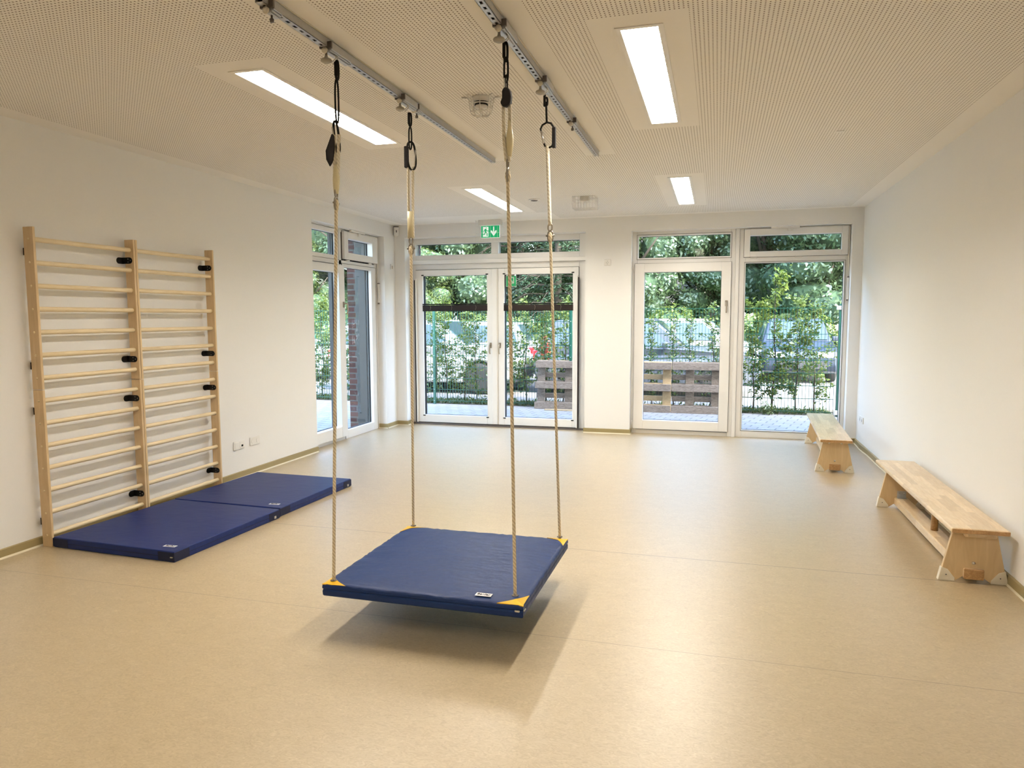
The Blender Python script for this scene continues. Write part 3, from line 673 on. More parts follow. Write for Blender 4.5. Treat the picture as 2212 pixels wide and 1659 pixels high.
def carriage(x, y, label, hook=True):
    zb = H-0.041
    t = thing('rope_carriage' if hook else 'track_stop', label, 'carriage' if hook else 'track stop', (x, y, zb), 'rope carriages under the tracks' if hook else 'end stops on the tracks')
    S = MB(); L = 0.19 if hook else 0.07
    S.box(x-0.030, x+0.030, y-0.004, y+0.006, zb-0.006, zb+0.022)
    S.build('end_plate', MT['zinc_dark'], t)
    S = MB(); S.box(x-0.026, x-0.0192, y+0.006, y+L, zb-0.010, zb+0.024); S.box(x+0.0192, x+0.026, y+0.006, y+L, zb-0.010, zb+0.024); S.box(x-0.019, x+0.019, y+0.006, y+L, zb-0.016, zb-0.001); S.box(x-0.010, x+0.010, y+0.006, y+L, zb-0.022, zb-0.016); S.bevel(0.002, 1)
    S.build('clamp_body', MT['zinc'], t)
    S = MB(); S.lathe([(0.0, 0), (0.014, 0), (0.014, 0.006), (0, 0.006)], (x-0.004, y-0.006, zb-0.014), 14, axis=1); S.build('bolt', MT['cream_plastic'], t)
    if hook:
        S = MB(); zk = zb-0.062
        S.lathe([(0, -0.002), (0.012, -0.004), (0.024, 0.002), (0.026, 0.008), (0.022, 0.014), (0.009, 0.020), (0.006, 0.030), (0.006, 0.048)], (x-0.006, y+0.012, zk), 20); S.build('knob', MT['knob'], t)
        for d in (0.050, 0.066):
            S = MB(); S.tube([(x+0.004, y+d, zb-0.012), (x+0.020, y+d, zb-0.022), (x+0.022, y+d, zb-0.036), (x+0.010, y+d-0.008, zb-0.050), (x-0.0, y+d-0.01, zb-0.058)], 0.003, 7); S.build('hook', MT['steel'], t)
    else:
        S = MB(); S.lathe([(0, -0.028), (0.008, -0.028), (0.009, -0.016), (0.004, -0.012), (0.004, 0.0)], (x, y+0.03, zb-0.02), 12); S.build('thumb_screw', MT['zinc_dark'], t)
    return t
xa, xb = TRK[0][0]+0.008, TRK[1][0]+0.008
carriage(xa, 3.000, 'steel carriage on the left track above the near left swing rope')
carriage(xa, 3.79, 'steel carriage on the left track above the far left swing rope')
carriage(xb, 2.985, 'steel carriage on the right track above the near right swing rope')
carriage(xb, 3.72, 'steel carriage on the right track above the far right swing rope')
carriage(xa, 2.56, 'small steel stop at the near end of the left track', False)
carriage(xa, 3.99, 'small steel stop on the left track just past the far carriage', False)
carriage(xb, 4.53, 'small steel stop alone on the right track past both carriages', False)

# ------------------------------------------------------------------ swing
ROPES = {  # top, bottom
    'FL': (Vector((-1.690, 3.045, 2.652)), Vector((-1.735, 2.972, 0.25))),
    'BL': (Vector((-1.672, 3.815, 2.650)), Vector((-1.734, 3.909, 0.25))),
    'FR': (Vector((-0.886, 3.030, 2.652)), Vector((-0.848, 3.020, 0.25))),
    'BR': (Vector((-0.889, 3.790, 2.652)), Vector((-0.837, 3.926, 0.25)))}
def at(k, z):
    a, b = ROPES[k]; t = (a.z-z)/(a.z-b.z); return a+(b-a)*t
def link(S, c, L, wd, r, ax, n=26, tilt=0.0):
    """oblong link, centre c, length L (vertical), width wd, in plane ax ('x' or 'y')"""
    pts = []
    for i in range(n):
        a = 2*PI*i/n; ce, se = math.cos(a), math.sin(a)
        h = (abs(se)**0.7)*(1 if se > 0 else -1)*(L/2-r); q = (abs(ce)**0.8)*(1 if ce > 0 else -1)*(wd/2-r)
        q += tilt*h
        pts.append((c[0]+(q if ax == 'x' else 0), c[1]+(q if ax == 'y' else 0), c[2]+h))
    S.tube(pts, r, 7, closed=True)
def twin_rope(S, k, z0, z1, spread, r, ax='x', n=14, shape=None):
    for s in (-1, 1):
        pts = []
        for i in range(n+1):
            t = i/n; z = z0+(z1-z0)*t; p = at(k, z)
            q = s*(spread[0]+(spread[1]-spread[0])*t if shape is None else shape(t))
            pts.append((p.x+(q if ax == 'x' else 0), p.y+(q if ax == 'y' else 0), z))
        S.tube(pts, r, 8)
def swing_rope(k, label, cfg):
    a, b = ROPES[k]
    t = thing('swing_rope', label, 'rope', tuple(b), 'ropes holding the blue platform swing')
    z = cfg['link']
    S = MB(); link(S, at(k, (z[0]+z[1])/2), z[0]-z[1], 0.026, 0.0055, 'y' if cfg.get('edge') else 'x'); S.build('snap_link', MT['black'], t)
    S = MB(); p = at(k, (z[0]+z[1])/2+0.02); S.box(p.x-0.014, p.x-0.001, p.y-0.006, p.y+0.006, p.z-0.045, p.z+0.02); S.bevel(0.003, 1); S.build('swivel_clip', MT['black'], t)
    return t
# near left: links, big carabiner seen edge-on with black tape loop, doubled rope, cream sleeve, shackle
t = swing_rope('FL', 'near left rope of the platform swing with a dark strap loop hanging off its clip', dict(link=(2.670, 2.575)))
S = MB(); link(S, at('FL', 2.484), 0.20, 0.026, 0.0045, 'x'); S.build('long_link', MT['black'], t)
S = MB(); c = at('FL', 2.325); link(S, c, 0.155, 0.034, 0.0055, 'x', tilt=-0.1); cb = S.build('carabiner', MT['black'], t)
S = MB(); S.cyl((c.x-0.018, c.y-0.004, c.z+0.045), (c.x-0.010, c.y-0.004, c.z-0.02), 0.004, 8); S.build('gate', MT['steel'], cb)
S = MB(); c = at('FL', 2.31)
S.prism([(c.x-0.018, c.z+0.030), (c.x-0.052, c.z-0.045), (c.x-0.050, c.z-0.085), (c.x-0.032, c.z-0.118), (c.x-0.012, c.z-0.090), (c.x-0.004, c.z-0.03), (c.x-0.006, c.z+0.02)], 1, c.y-0.014, c.y-0.004); S.bevel(0.004, 2)
S.build('strap_loop', MT['black_fab'], t)
S = MB(); twin_rope(S, 'FL', 2.335, 2.15, (0.012, 0.0075), 0.0085); S.build('doubled_rope', MT['rope_white'], t)
S = MB(); pts, rs = [], []
for i in range(13):
    q = i/12; pts.append(at('FL', 2.20-0.13*q)); rs.append(0.008+0.008*math.sin(PI*min(1, q*0.8+0.1)))
S.tube(pts, rs, 12); S.build('sleeve', MT['sleeve'], t)
def shackle(parent, k, z, ax='x'):
    S = MB(); link(S, at(k, z), 0.045, 0.030, 0.004, ax); link(S, at(k, z-0.048), 0.066, 0.036, 0.0045, ax)
    p = at(k, z-0.045); S.cyl((p.x-(0.024 if ax == 'x' else 0), p.y-(0.024 if ax == 'y' else 0), p.z), (p.x+(0.024 if ax == 'x' else 0), p.y+(0.024 if ax == 'y' else 0), p.z), 0.005, 8)
    sh = S.build('shackle', MT['shackle'], parent)
    S = MB(); c = at(k, z-0.055); S.lathe([(0, 0.030), (0.010, 0.022), (0.013, 0.0), (0.009, -0.022), (0, -0.03)], c, 12); S.build('rope_eye', MT['rope'], sh)
def lower(parent, k, z):
    S = MB(); n = 60; pts = []
    for i in range(n+1):
        zz = z+(0.238-z)*i/n; p = at(k, zz); pts.append(p)
    S.tube(pts, 0.0078, 9); S.build('lower_rope', MT['rope'], parent)
shackle(t, 'FL', 2.072, 'y'); lower(t, 'FL', 2.03)
# far left
t = swing_rope('BL', 'far left rope of the platform swing with a broad black carabiner', dict(link=(2.640, 2.56)))
S = MB(); link(S, at('BL', 2.50), 0.13, 0.026, 0.0045, 'x'); S.build('long_link', MT['black'], t)
S = MB(); c = at('BL', 2.405)+Vector((0.006, 0, 0)); link(S, c, 0.165, 0.062, 0.006, 'x', tilt=-0.08); cb = S.build('carabiner', MT['black'], t)
S = MB(); S.box(c.x-0.042, c.x-0.018, c.y-0.012, c.y+0.012, c.z-0.065, c.z+0.055); S.bevel(0.006, 2); S.build('grip_sleeve', MT['black_fab'], cb)
S = MB(); S.cyl((c.x+0.027, c.y-0.004, c.z+0.03), (c.x+0.020, c.y-0.004, c.z-0.06), 0.004, 8); S.build('gate', MT['steel'], cb)
S = MB(); twin_rope(S, 'BL', 2.345, 1.95, (0.014, 0.013), 0.0085); S.build('doubled_rope', MT['rope_white'], t)
S = MB(); a_, b_2 = at('BL', 2.10), at('BL', 1.955); S.tube([a_, b_2], [0.0205, 0.019], 14); S.build('sleeve', MT['sleeve'], t)
shackle(t, 'BL', 1.938, 'x'); lower(t, 'BL', 1.89)
# near right
t = swing_rope('FR', 'near right swing rope with a black strap and cream sleeve at the top', dict(link=(2.662, 2.575)))
S = MB(); link(S, at('FR', 2.545), 0.11, 0.026, 0.0045, 'x'); S.build('long_link', MT['black'], t)
S = MB(); link(S, at('FR', 2.482), 0.09, 0.016, 0.0035, 'x'); cb = S.build('carabiner', MT['black'], t)
S = MB(); c = at('FR', 2.48); S.cyl((c.x-0.007, c.y-0.006, c.z+0.03), (c.x-0.007, c.y-0.006, c.z-0.025), 0.0035, 8); S.build('gate', MT['steel'], cb)
S = MB(); c = at('FR', 2.425)
S.prism([(c.x-0.008, c.z+0.044), (c.x+0.006, c.z+0.044), (c.x+0.020, c.z+0.032), (c.x+0.025, c.z+0.005), (c.x+0.022, c.z-0.022), (c.x+0.010, c.z-0.034), (c.x-0.014, c.z-0.034), (c.x-0.024, c.z-0.018), (c.x-0.016, c.z+0.002), (c.x-0.016, c.z+0.030)], 1, c.y-0.020, c.y+0.010); S.bevel(0.005, 2)
S.build('strap_loop', MT['black_fab'], t)
S = MB(); twin_rope(S, 'FR', 2.40, 2.165, (0.013, 0.006), 0.0085, shape=lambda q: 0.014 if q < 0.6 else 0.014-0.009*(q-0.6)/0.4); S.build('doubled_rope', MT['rope_white'], t)
S = MB(); pts, rs = [], []
for i in range(13):
    q = i/12; p = at('FR', 2.335-0.15*q); pts.append((p.x+0.013-0.004*q, p.y, p.z)); rs.append(0.009+0.0075*math.sin(PI*min(1, max(0, q*1.3-0.25))))
S.tube(pts, rs, 12); S.build('sleeve', MT['sleeve'], t)
shackle(t, 'FR', 2.155, 'y'); lower(t, 'FR', 2.11)
# far right
t = swing_rope('BR', 'far right rope of the platform swing hanging from an open pear-shaped carabiner', dict(link=(2.652, 2.60)))
S = MB(); a_, b_2 = at('BR', 2.625), at('BR', 2.52); S.tube([a_, b_2], 0.0058, 8); S.build('webbing_strap', MT['black'], t)
S = MB(); c = at('BR', 2.455)+Vector((0.004, 0, 0))
pts = [(-0.006, .068), (0.016, .062), (0.030, .042), (0.033, 0.01), (0.031, -.04), (0.020, -.058), (0.002, -.064), (-0.016, -.052), (-0.024, -.034), (-0.034, .014), (-0.040, .036), (-0.030, .056)]
S.tube([(c.x+x*1.0, c.y, c.z+z) for x, z in pts], 0.0055, 8, closed=True); cb = S.build('carabiner', MT['black'], t)
S = MB(); S.box(c.x+0.023, c.x+0.043, c.y-0.011, c.y+0.011, c.z-0.066, c.z+0.040); S.bevel(0.004, 2); S.build('grip_sleeve', MT['black_fab'], cb)
S = MB(); S.cyl((c.x-0.036, c.y-0.004, c.z+0.025), (c.x-0.022, c.y-0.004, c.z-0.04), 0.0045, 8); S.build('gate', MT['steel'], cb)
S = MB(); twin_rope(S, 'BR', 2.402, 1.99, (0.006, 0.006), 0.0088, ax='y'); S.build('doubled_rope', MT['rope_white'], t)
shackle(t, 'BR', 1.982, 'x'); lower(t, 'BR', 1.93)

# platform: padded square 0.98 x 0.97 m
PX0, PX1, PY0, PY1, PZ0, PZ1 = -1.770, -0.790, 2.935, 3.912, 0.186, 0.250
sw = thing('platform_swing', 'square blue padded swing platform with yellow corners hanging from four ropes', 'swing', ((PX0+PX1)/2, (PY0+PY1)/2, PZ0))
S = MB(); n = 46
rng = random.Random(4)
grid = []
for j in range(n+1):
    row = []
    for i in range(n+1):
        u, v = i/n, j/n; x = PX0+(PX1-PX0)*u; y = PY0+(PY1-PY0)*v
        e = min(u, 1-u, v, 1-v); z = PZ1 - 0.007*math.exp(-e*26) + 0.006*(1-math.exp(-e*9))
        du, dv = min(u, 1-u), min(v, 1-v)
        z += 0.0016*math.sin(u*75+math.sin(u*31)*2)*math.exp(-dv*13) + 0.0018*math.sin(v*80+math.sin(v*27)*2)*math.exp(-du*13)
        row.append(S.bm.verts.new((x, y, z)))
    grid.append(row)
for j in range(n):
    for i in range(n):
        f = S.bm.faces.new((grid[j][i], grid[j][i+1], grid[j+1][i+1], grid[j+1][i])); f.smooth = True
peri = [grid[0][i] for i in range(n)]+[grid[j][n] for j in range(n)]+[grid[n][n-i] for i in range(n)]+[grid[n-j][0] for j in range(n)]
def lowring(off, z):
    out = []
    for v in peri:
        c = Vector(((PX0+PX1)/2, (PY0+PY1)/2)); d = Vector((v.co.x, v.co.y))-c
        sx = 1 if d.x > 0 else -1; sy = 1 if d.y > 0 else -1
        ox = off*sx if abs(abs(d.x)-(PX1-PX0)/2) < 1e-4 else 0; oy = off*sy if abs(abs(d.y)-(PY1-PY0)/2) < 1e-4 else 0
        out.append(S.bm.verts.new((v.co.x+ox, v.co.y+oy, z)))
    return out
prev = peri
for off, z in ((0.003, 0.237), (0.004, 0.226), (0.001, 0.2205), (-0.001, 0.219), (0.001, 0.2175), (0.003, 0.210), (0.002, 0.192), (-0.002, PZ0)):
    cur = lowring(off, z)
    for i in range(len(cur)):
        f = S.bm.faces.new((prev[i], cur[i], cur[(i+1) % len(cur)], prev[(i+1) % len(cur)]))
    prev = cur
S.bm.faces.new(prev)
S.build('padded_cover', MT['blue'], sw)
for sx, sy, X, Y in ((1, 1, PX0, PY0), (-1, 1, PX1, PY0), (-1, -1, PX1, PY1), (1, -1, PX0, PY1)):
    S = MB(); L = 0.118; top = []; N_ = 10
    rows_ = []
    for a in range(N_+1):
        # quarter rounded edge from the x side to the y side
        th = a/N_
        ex = L*(1-th); ey = L*th
        bulge = 0.16*math.sin(PI*th)*L
        ex -= bulge*0.7; ey -= bulge*0.7
        rows_.append((max(ex, 0.0), max(ey, 0.0)))
    def zt(dx, dy):
        u = dx/(PX1-PX0); v = dy/(PY1-PY0); e = min(u, v)
        return PZ1 - 0.007*math.exp(-e*26)+0.006*(1-math.exp(-e*9)) + 0.0022
    M_ = 6
    for m_ in range(M_):
        for a in range(N_):
            q = []
            for (aa, mm) in ((a, m_), (a+1, m_), (a+1, m_+1), (a, m_+1)):
                dx, dy = rows_[aa][0]*mm/M_, rows_[aa][1]*mm/M_
                q.append((X+sx*(dx-0.004*(1 if mm == 0 else 0)), Y+sy*(dy-0.004*(1 if mm == 0 else 0)), zt(dx, dy)))
            S.quad(q)
    bmesh.ops.remove_doubles(S.bm, verts=S.bm.verts, dist=1e-4)
    bmesh.ops.dissolve_degenerate(S.bm, edges=S.bm.edges, dist=1e-5)
    r_ = bmesh.ops.extrude_face_region(S.bm, geom=list(S.bm.faces)); vs = [g for g in r_['geom'] if isinstance(g, bmesh.types.BMVert)]
    bmesh.ops.translate(S.bm, verts=vs, vec=(0, 0, -0.004))
    yc = S.build('corner_patch', MT['yellow'], sw)
    k = {(1, 1): 'FL', (-1, 1): 'FR', (-1, -1): 'BR', (1, -1): 'BL'}[(sx, sy)]
    p = at(k, 0.252); S = MB(); S.lathe([(0.009, -0.001), (0.016, -0.001), (0.016, 0.0015), (0.009, 0.0025)], (p.x, p.y, 0.2515), 18); S.build('eyelet', MT['zinc_dark'], yc)
def brand_tag(parent, c, rot, zt_, sz=(0.080, 0.030)):
    """white woven label lying flat, lettering readable from the near side"""
    S = MB(); S.box(-sz[0]/2, sz[0]/2, -sz[1]/2, sz[1]/2, 0, 0.0015)
    bmesh.ops.rotate(S.bm, verts=S.bm.verts, cent=(0, 0, 0), matrix=Matrix.Rotation(rot, 3, 'Z'))
    bmesh.ops.translate(S.bm, verts=S.bm.verts, vec=(c[0], c[1], zt_))
    o = S.build('label_tag', MT['tag'], parent)
    off = Vector((0, 0, 0)); p_ = parent
    while p_ is not None: off += Vector(p_.location); p_ = p_.parent
    text_mesh('lettering', 'Bänfer', 0.024, MT['ink'], o, Matrix.Translation(Vector((c[0], c[1], zt_+0.0022))-off) @ Matrix.Rotation(rot, 4, 'Z'))
    return o
brand_tag(sw, (-0.985, 2.985), 0.0, 0.2535, (0.075, 0.034))
S = MB(); S.box(PX1-0.035, PX1-0.012, PY0-0.010, PY0-0.002, 0.214, 0.223); S.box(PX1+0.001, PX1+0.008, PY0+0.003, PY0+0.030, 0.216, 0.222); S.bevel(0.002, 1); S.build('zip_pull', MT['steel'], sw)

# ------------------------------------------------------------------ gym mats
def gym_mat(label, cx, cyy, wx, wy, rot, mirror=False):
    t = thing('gym_mat', label, 'mat', (0, 0, 0), 'blue gym mats under the wall bars')
    h = 0.068; x0, x1, y0, y1 = -wx/2, wx/2, -wy/2, wy/2
    S = MB(); S.box(x0, x1, y0, y1, 0.0, h); S.bevel(0.006, 3)
    S.build('cover', MT['blue_mat'], t)
    S = MB()
    for a in ((x0-0.0015, x1+0.0015, y0-0.0015, y0), (x0-0.0015, x1+0.0015, y1, y1+0.0015), (x0-0.0015, x0, y0, y1), (x1, x1+0.0015, y0, y1)): S.box(*a, 0.031, 0.034)
    S.build('zip_seam', MT['navy'], t)
    L = 0.125; z0, z1 = 0.007, h-0.007
    for sx in (-1, 1):
        for sy in (-1, 1):
            X = sx*wx/2; Y = sy*wy/2; S = MB(); e = 0.0022
            S.box(*sorted((X+sx*e, X-sx*L)), *sorted((Y, Y+sy*e)), z0, z1)
            S.box(*sorted((X, X+sx*e)), *sorted((Y+sy*e, Y-sy*L)), z0, z1)
            S.build('corner_tape', MT['navy'], t)
    brand_tag(t, (wx/2-0.11, -wy/2+0.085), 0.10, h+0.0002, (0.085, 0.030))
    S = MB(); S.box(wx/2-0.026, wx/2-0.008, -wy/2-0.008, -wy/2-0.002, 0.030, 0.036); S.build('zip_pull', MT['steel'], t)
    S = MB(); S.box(wx/2+0.002, wx/2+0.007, wy/2-0.07, wy/2-0.05, 0.012, 0.030); S.build('zip_pull', MT['steel'], t)
    t.location = (cx, cyy, 0.0); t.rotation_euler = (0, 0, rot)
    return t
gym_mat('blue gym mat lying nearest to the viewer below the wall bars', -3.657, 4.117, 0.995, 1.045, -0.045)
gym_mat('blue gym mat lying farther away, its far end beyond the wall bars', -3.628, 5.180, 0.985, 1.040, -0.030)

# ------------------------------------------------------------------ wall bars
def wall_bars(ya, yb, label, back_brackets):
    """ya, yb: near face of near post and near face of far post"""
    t = thing('wall_bars', label, 'wall bars', (-4.225, (ya+yb)/2, 0), 'wall bar ladders on the left wall')
    th = 0.018; x0, x1 = -4.262, -4.183; zs = 1.041
    for y in (ya, yb):
        for (z0, z1) in ((0.0, zs-0.0016), (zs+0.0016, 2.083)):
            S = MB(); S.box(x0, x1, y, y+th, z0, z1); S.bevel(0.0025, 2)
            p = S.build('side_post', MT['birch'], t)
    for k in range(14):
        z = 0.078+k*0.14835; xc = -4.2205
        S = MB()
        S.tube([(xc, ya+0.004, z), (xc, ya+th, z), (xc, yb-0.004, z), (xc, yb+0.004, z)], 0.0165, 14)
        S.build('rung', MT['rung'], t)
        S = MB(); S.lathe([(0.0, -0.0035), (0.006, -0.0022), (0.0075, 0.0)], (xc, ya, z), 12, axis=1); S.build('bolt_cap', MT['rung'], t)
    for z in (1.93, 1.195, 0.898, 0.162):
        for y, sd in ((ya+th, 1), (yb, -1)):
            # bent strap: round-ended plate on the post, arm back to the wall
            S = MB(); yy0, yy1 = sorted((y, y+sd*0.004))
            rb = 0.0230
            a = [(x0+0.042+rb*math.cos(q), z+rb*math.sin(q)) for q in [(-PI/2)+PI*i/10 for i in range(11)]] + [(XL+0.001, z+rb), (XL+0.001, z-rb)]
            S.prism(a, 1, yy0, yy1)
            a = [(y+sd*0.032+sd*rb*math.cos(q), z+rb*math.sin(q)) for q in [(-PI/2)+PI*i/10 for i in range(11)]] + [(y, z+rb), (y, z-rb)]
            S.prism(a, 0, XL+0.0005, XL+0.0045)
            br = S.build('bracket', MT['black'], t)
            S = MB()
            for dx, dz in ((0.052, 0), (0.030, 0.011), (0.030, -0.011)):
                S.lathe([(0, sd*0.0055), (0.003, sd*0.0045), (0.0032, sd*0.004)], (x0+dx, y, z+dz), 8, axis=1)
            S.build('screw', MT['steel'], br)
    return t
wall_bars(3.612, 4.430, 'wooden wall bars ladder nearer to the viewer, on the left wall', True)
wall_bars(4.452, 5.302, 'wooden wall bars ladder farther from the viewer, next to the wall sockets', True)

# ------------------------------------------------------------------ benches
def bench():
    t = thing('gym_bench', '', 'bench', (0, 0, 0), 'low wooden gymnastics benches along the right wall')
    # local: y 0 = near leg, 1.65 = far leg, x centre 0
    S = MB(); S.box(-0.145, 0.145, -0.09, 1.91, 0.300, 0.330); S.bevel(0.011, 4)
    sb_ = S.build('seat_board', [MT['bench_top']], t)
    S = MB(); S.box(-0.1405, 0.1405, -0.0912, -0.080, 0.3045, 0.3255); S.bevel(0.0008, 1); S.build('end_grain', MT['bench_dark'], sb_)
    for yy, sd in ((0.0, -1), (1.65, 1)):
        S = MB(); poly = [(-0.171, 0.004), (-0.088, 0.004), (-0.052, 0.030), (0.052, 0.030), (0.088, 0.004), (0.171, 0.004), (0.108, 0.300), (-0.108, 0.300)]
        S.prism(poly, 1, yy, yy+0.024); S.bevel(0.0015, 1)
        leg = S.build('leg_panel', MT['birch'], t)
        for s in (-1, 1):
            S = MB(); e = 0.004
            cap = [(s*0.176, 0.0), (s*0.090, 0.0), (s*0.090, 0.018), (s*0.127, 0.066), (s*0.161, 0.078), (s*0.1655, 0.074)]
            S.prism(cap[:5], 1, yy-e, yy+0.024+e); S.bevel(0.003, 2)
            cp = S.build('foot_cap', MT['pvc_cap'], leg)
            S = MB(); S.lathe([(0, -0.001), (0.0035, -0.001), (0.0035, 0.001)], (s*0.135, yy-e-0.0005, 0.036), 10, axis=1); S.build('cap_screw', MT['zinc_dark'], cp)
        S = MB()
        for sx in ((-0.055, 0.284), (0.055, 0.284), (0.0, 0.112)):
            S.lathe([(0, -0.006), (0.006, -0.0045), (0.009, -0.001), (0.009, 0)], (sx[0], yy if sd < 0 else yy+0.024, sx[1]), 12, axis=1)
        S.build('leg_bolt', MT['steel'], leg)
    S = MB(); S.box(-0.050, 0.050, -0.022, 1.69, 0.022, 0.082); S.bevel(0.008, 3)
    bm_ = S.build('lower_beam', MT['bench_top'], t)
    S = MB(); S.box(-0.0505, 0.0505, -0.0235, -0.010, 0.0215, 0.0825); S.bevel(0.008, 3); S.build('beam_end', MT['bench_dark'], bm_)
    S = MB(); S.cyl((0.0, 0.76, 0.080), (0.0, 0.76, 0.301), 0.022, 18); S.build('support_post', MT['bench_dark'], t)
    for yy, sg in ((0.024, 1), (1.65, -1)):
        S = MB(); S.box(-0.032, 0.032, *sorted((yy, yy+sg*0.003)), 0.082, 0.135); S.box(-0.032, 0.032, *sorted((yy, yy+sg*0.035)), 0.082, 0.085)
        for sx in (-0.018, 0.018): S.lathe([(0, sg*0.006), (0.005, sg*0.004), (0.005, 0)], (sx, yy+sg*0.003, 0.118), 10, axis=1)
        S.build('angle_bracket', MT['zinc'], t)
    return t
b1 = bench(); b1.location = (1.421, 4.50, 0); b1.rotation_euler = (0, 0, 0.0)
b2 = copy_tree(b1); b2.location = (1.122, 7.425, 0); b2.rotation_euler = (0, 0, -0.052)
b1['label'] = 'low wooden gym bench nearest to the viewer, standing against the right wall'
b2['label'] = 'low wooden gym bench farther away, its far end at the garden window'
S = MB(); S.box(1.421-0.062, 1.421+0.100, 4.462, 4.4985, 0.268, 0.299); S.bevel(0.009, 2); S.build('hook_cleat', MT['bench_top'], b1)

# ------------------------------------------------------------------ small fittings
def socket_plate(kind, label, P, u0, u1, v0, v1, group=None):
    t = thing(kind, label, 'socket' if 'socket' in kind else 'switch', P.pt((u0+u1)/2, v0, 0), group)
    S = MB(); P.box(S, u0, u1, v0, v1, -0.011, 0.0); S.bevel(0.004, 2); S.build('cover_plate', MT['white_plastic'], t)
    return t
PL = Plane('x', 4.29); PB = Plane('y', YB)
def schuko(t, P, u, v, r=0.021):
    S = MB(); c = P.pt(u, v, -0.0125); ax = 1 if P.k == 'y' else 0
    S.lathe([(r, 0), (r+0.003, 0.0005 if ax else -0.0005), (r+0.003, 0.002)], c, 24, axis=ax)
    S.build('socket_rim', MT['white_plastic'], t)
    S = MB(); S.lathe([(0, 0.0), (r, 0.0), (r, 0.0012)], P.pt(u, v, -0.0122), 24, axis=ax); S.build('socket_well', MT['cream_plastic'], t)
    S = MB()
    for s in (-1, 1):
        P.box(S, u+s*0.0095-0.0028, u+s*0.0095+0.0028, v-0.0028, v+0.0028, -0.0135, -0.0120); P.box(S, u-0.003, u+0.003, v+s*0.017-0.0025, v+s*0.017+0.0025, -0.0135, -0.0120)
    S.build('contact_hole', MT['zinc_dark'], t)
t = socket_plate('data_socket', 'white double wall plate with a data jack, left of the power sockets', PL, 5.620, 5.775, 0.275, 0.355)
S = MB(); PL.box(S, 5.630, 5.692, 0.284, 0.346, -0.0145, -0.0105); S.bevel(0.003, 1); S.build('rocker_blank', MT['white_plastic'], t)
S = MB(); PL.box(S, 5.704, 5.766, 0.284, 0.346, -0.0140, -0.0105); S.bevel(0.003, 1); S.build('jack_cover', MT['white_plastic'], t)
S = MB(); PL.box(S, 5.722, 5.748, 0.298, 0.316, -0.0150, -0.0138); S.build('jack_opening', MT['black'], t)
t = socket_plate('power_socket', 'white double power socket on the left wall between wall bars and window', PL, 5.862, 6.016, 0.280, 0.358)
schuko(t, PL, 5.901, 0.319); schuko(t, PL, 5.977, 0.319)
t = socket_plate('power_socket', 'single white power socket high on the rear pillar between the two glazed units', PB, -1.392, -1.312, 2.148, 2.228)
schuko(t, PB, -1.352, 2.188)
class PRc(Plane):
    def box(s, S, u0, u1, v0, v1, w0, w1, mi=0): S.box(s.w0+w0, s.w0+w1, u0, u1, v0, v1, mi); return S
    def pt(s, u, v, w): return (s.w0+w, u, v)
PR = PRc('r', XR)
t = socket_plate('power_socket', 'white double power socket low on the right wall near the far bench', PR, 8.74, 8.97, 0.295, 0.37)
for u in (8.80, 8.91):
    S = MB(); S.lathe([(0, -0.0115), (0.020, -0.0115), (0.020, -0.010)], PR.pt(u, 0.332, 0), 20, axis=0); S.build('socket_well', MT['zinc'], t)
t = socket_plate('key_switch', 'small white switch plate on the left wall strip beside the corner window', PL, 9.045, 9.11, 2.155, 2.225)
S = MB(); PL.box(S, 9.070, 9.088, 2.165, 2.205, -0.014, -0.0112); S.build('key_slot', MT['nickel'], t)
t = thing('motion_sensor', 'white motion sensor in the rear left corner under the ceiling', 'sensor', (-4.235, 9.14, 2.60))
S = MB(); S.prism([(-0.032, 2.625), (-0.024, 2.608), (0, 2.602), (0.024, 2.608), (0.032, 2.625), (0.032, 2.725), (-0.032, 2.725)], 1, -0.02, 0.022); S.bevel(0.004, 2)
bmesh.ops.rotate(S.bm, verts=S.bm.verts, cent=(0, 0, 0), matrix=Matrix.Rotation(0.55, 3, 'Z')); bmesh.ops.translate(S.bm, verts=S.bm.verts, vec=(-4.236, 9.135, 0)); S.build('sensor_body', MT['white_plastic'], t)
S = MB(); S.prism([(-0.006, 2.655), (0.006, 2.655), (0.008, 2.685), (-0.008, 2.685)], 1, -0.0225, -0.018)
bmesh.ops.rotate(S.bm, verts=S.bm.verts, cent=(0, 0, 0), matrix=Matrix.Rotation(0.55, 3, 'Z')); bmesh.ops.translate(S.bm, verts=S.bm.verts, vec=(-4.236, 9.135, 0)); S.build('sensor_lens', MT['zinc_dark'], t)
S = MB(); S.box(-4.268, -4.204, 9.125, 9.165, 2.726, 2.738)
bmesh.ops.rotate(S.bm, verts=S.bm.verts, cent=(-4.236, 9.135, 0), matrix=Matrix.Rotation(0.55, 3, 'Z')); S.build('sensor_bracket', MT['zinc_dark'], t)

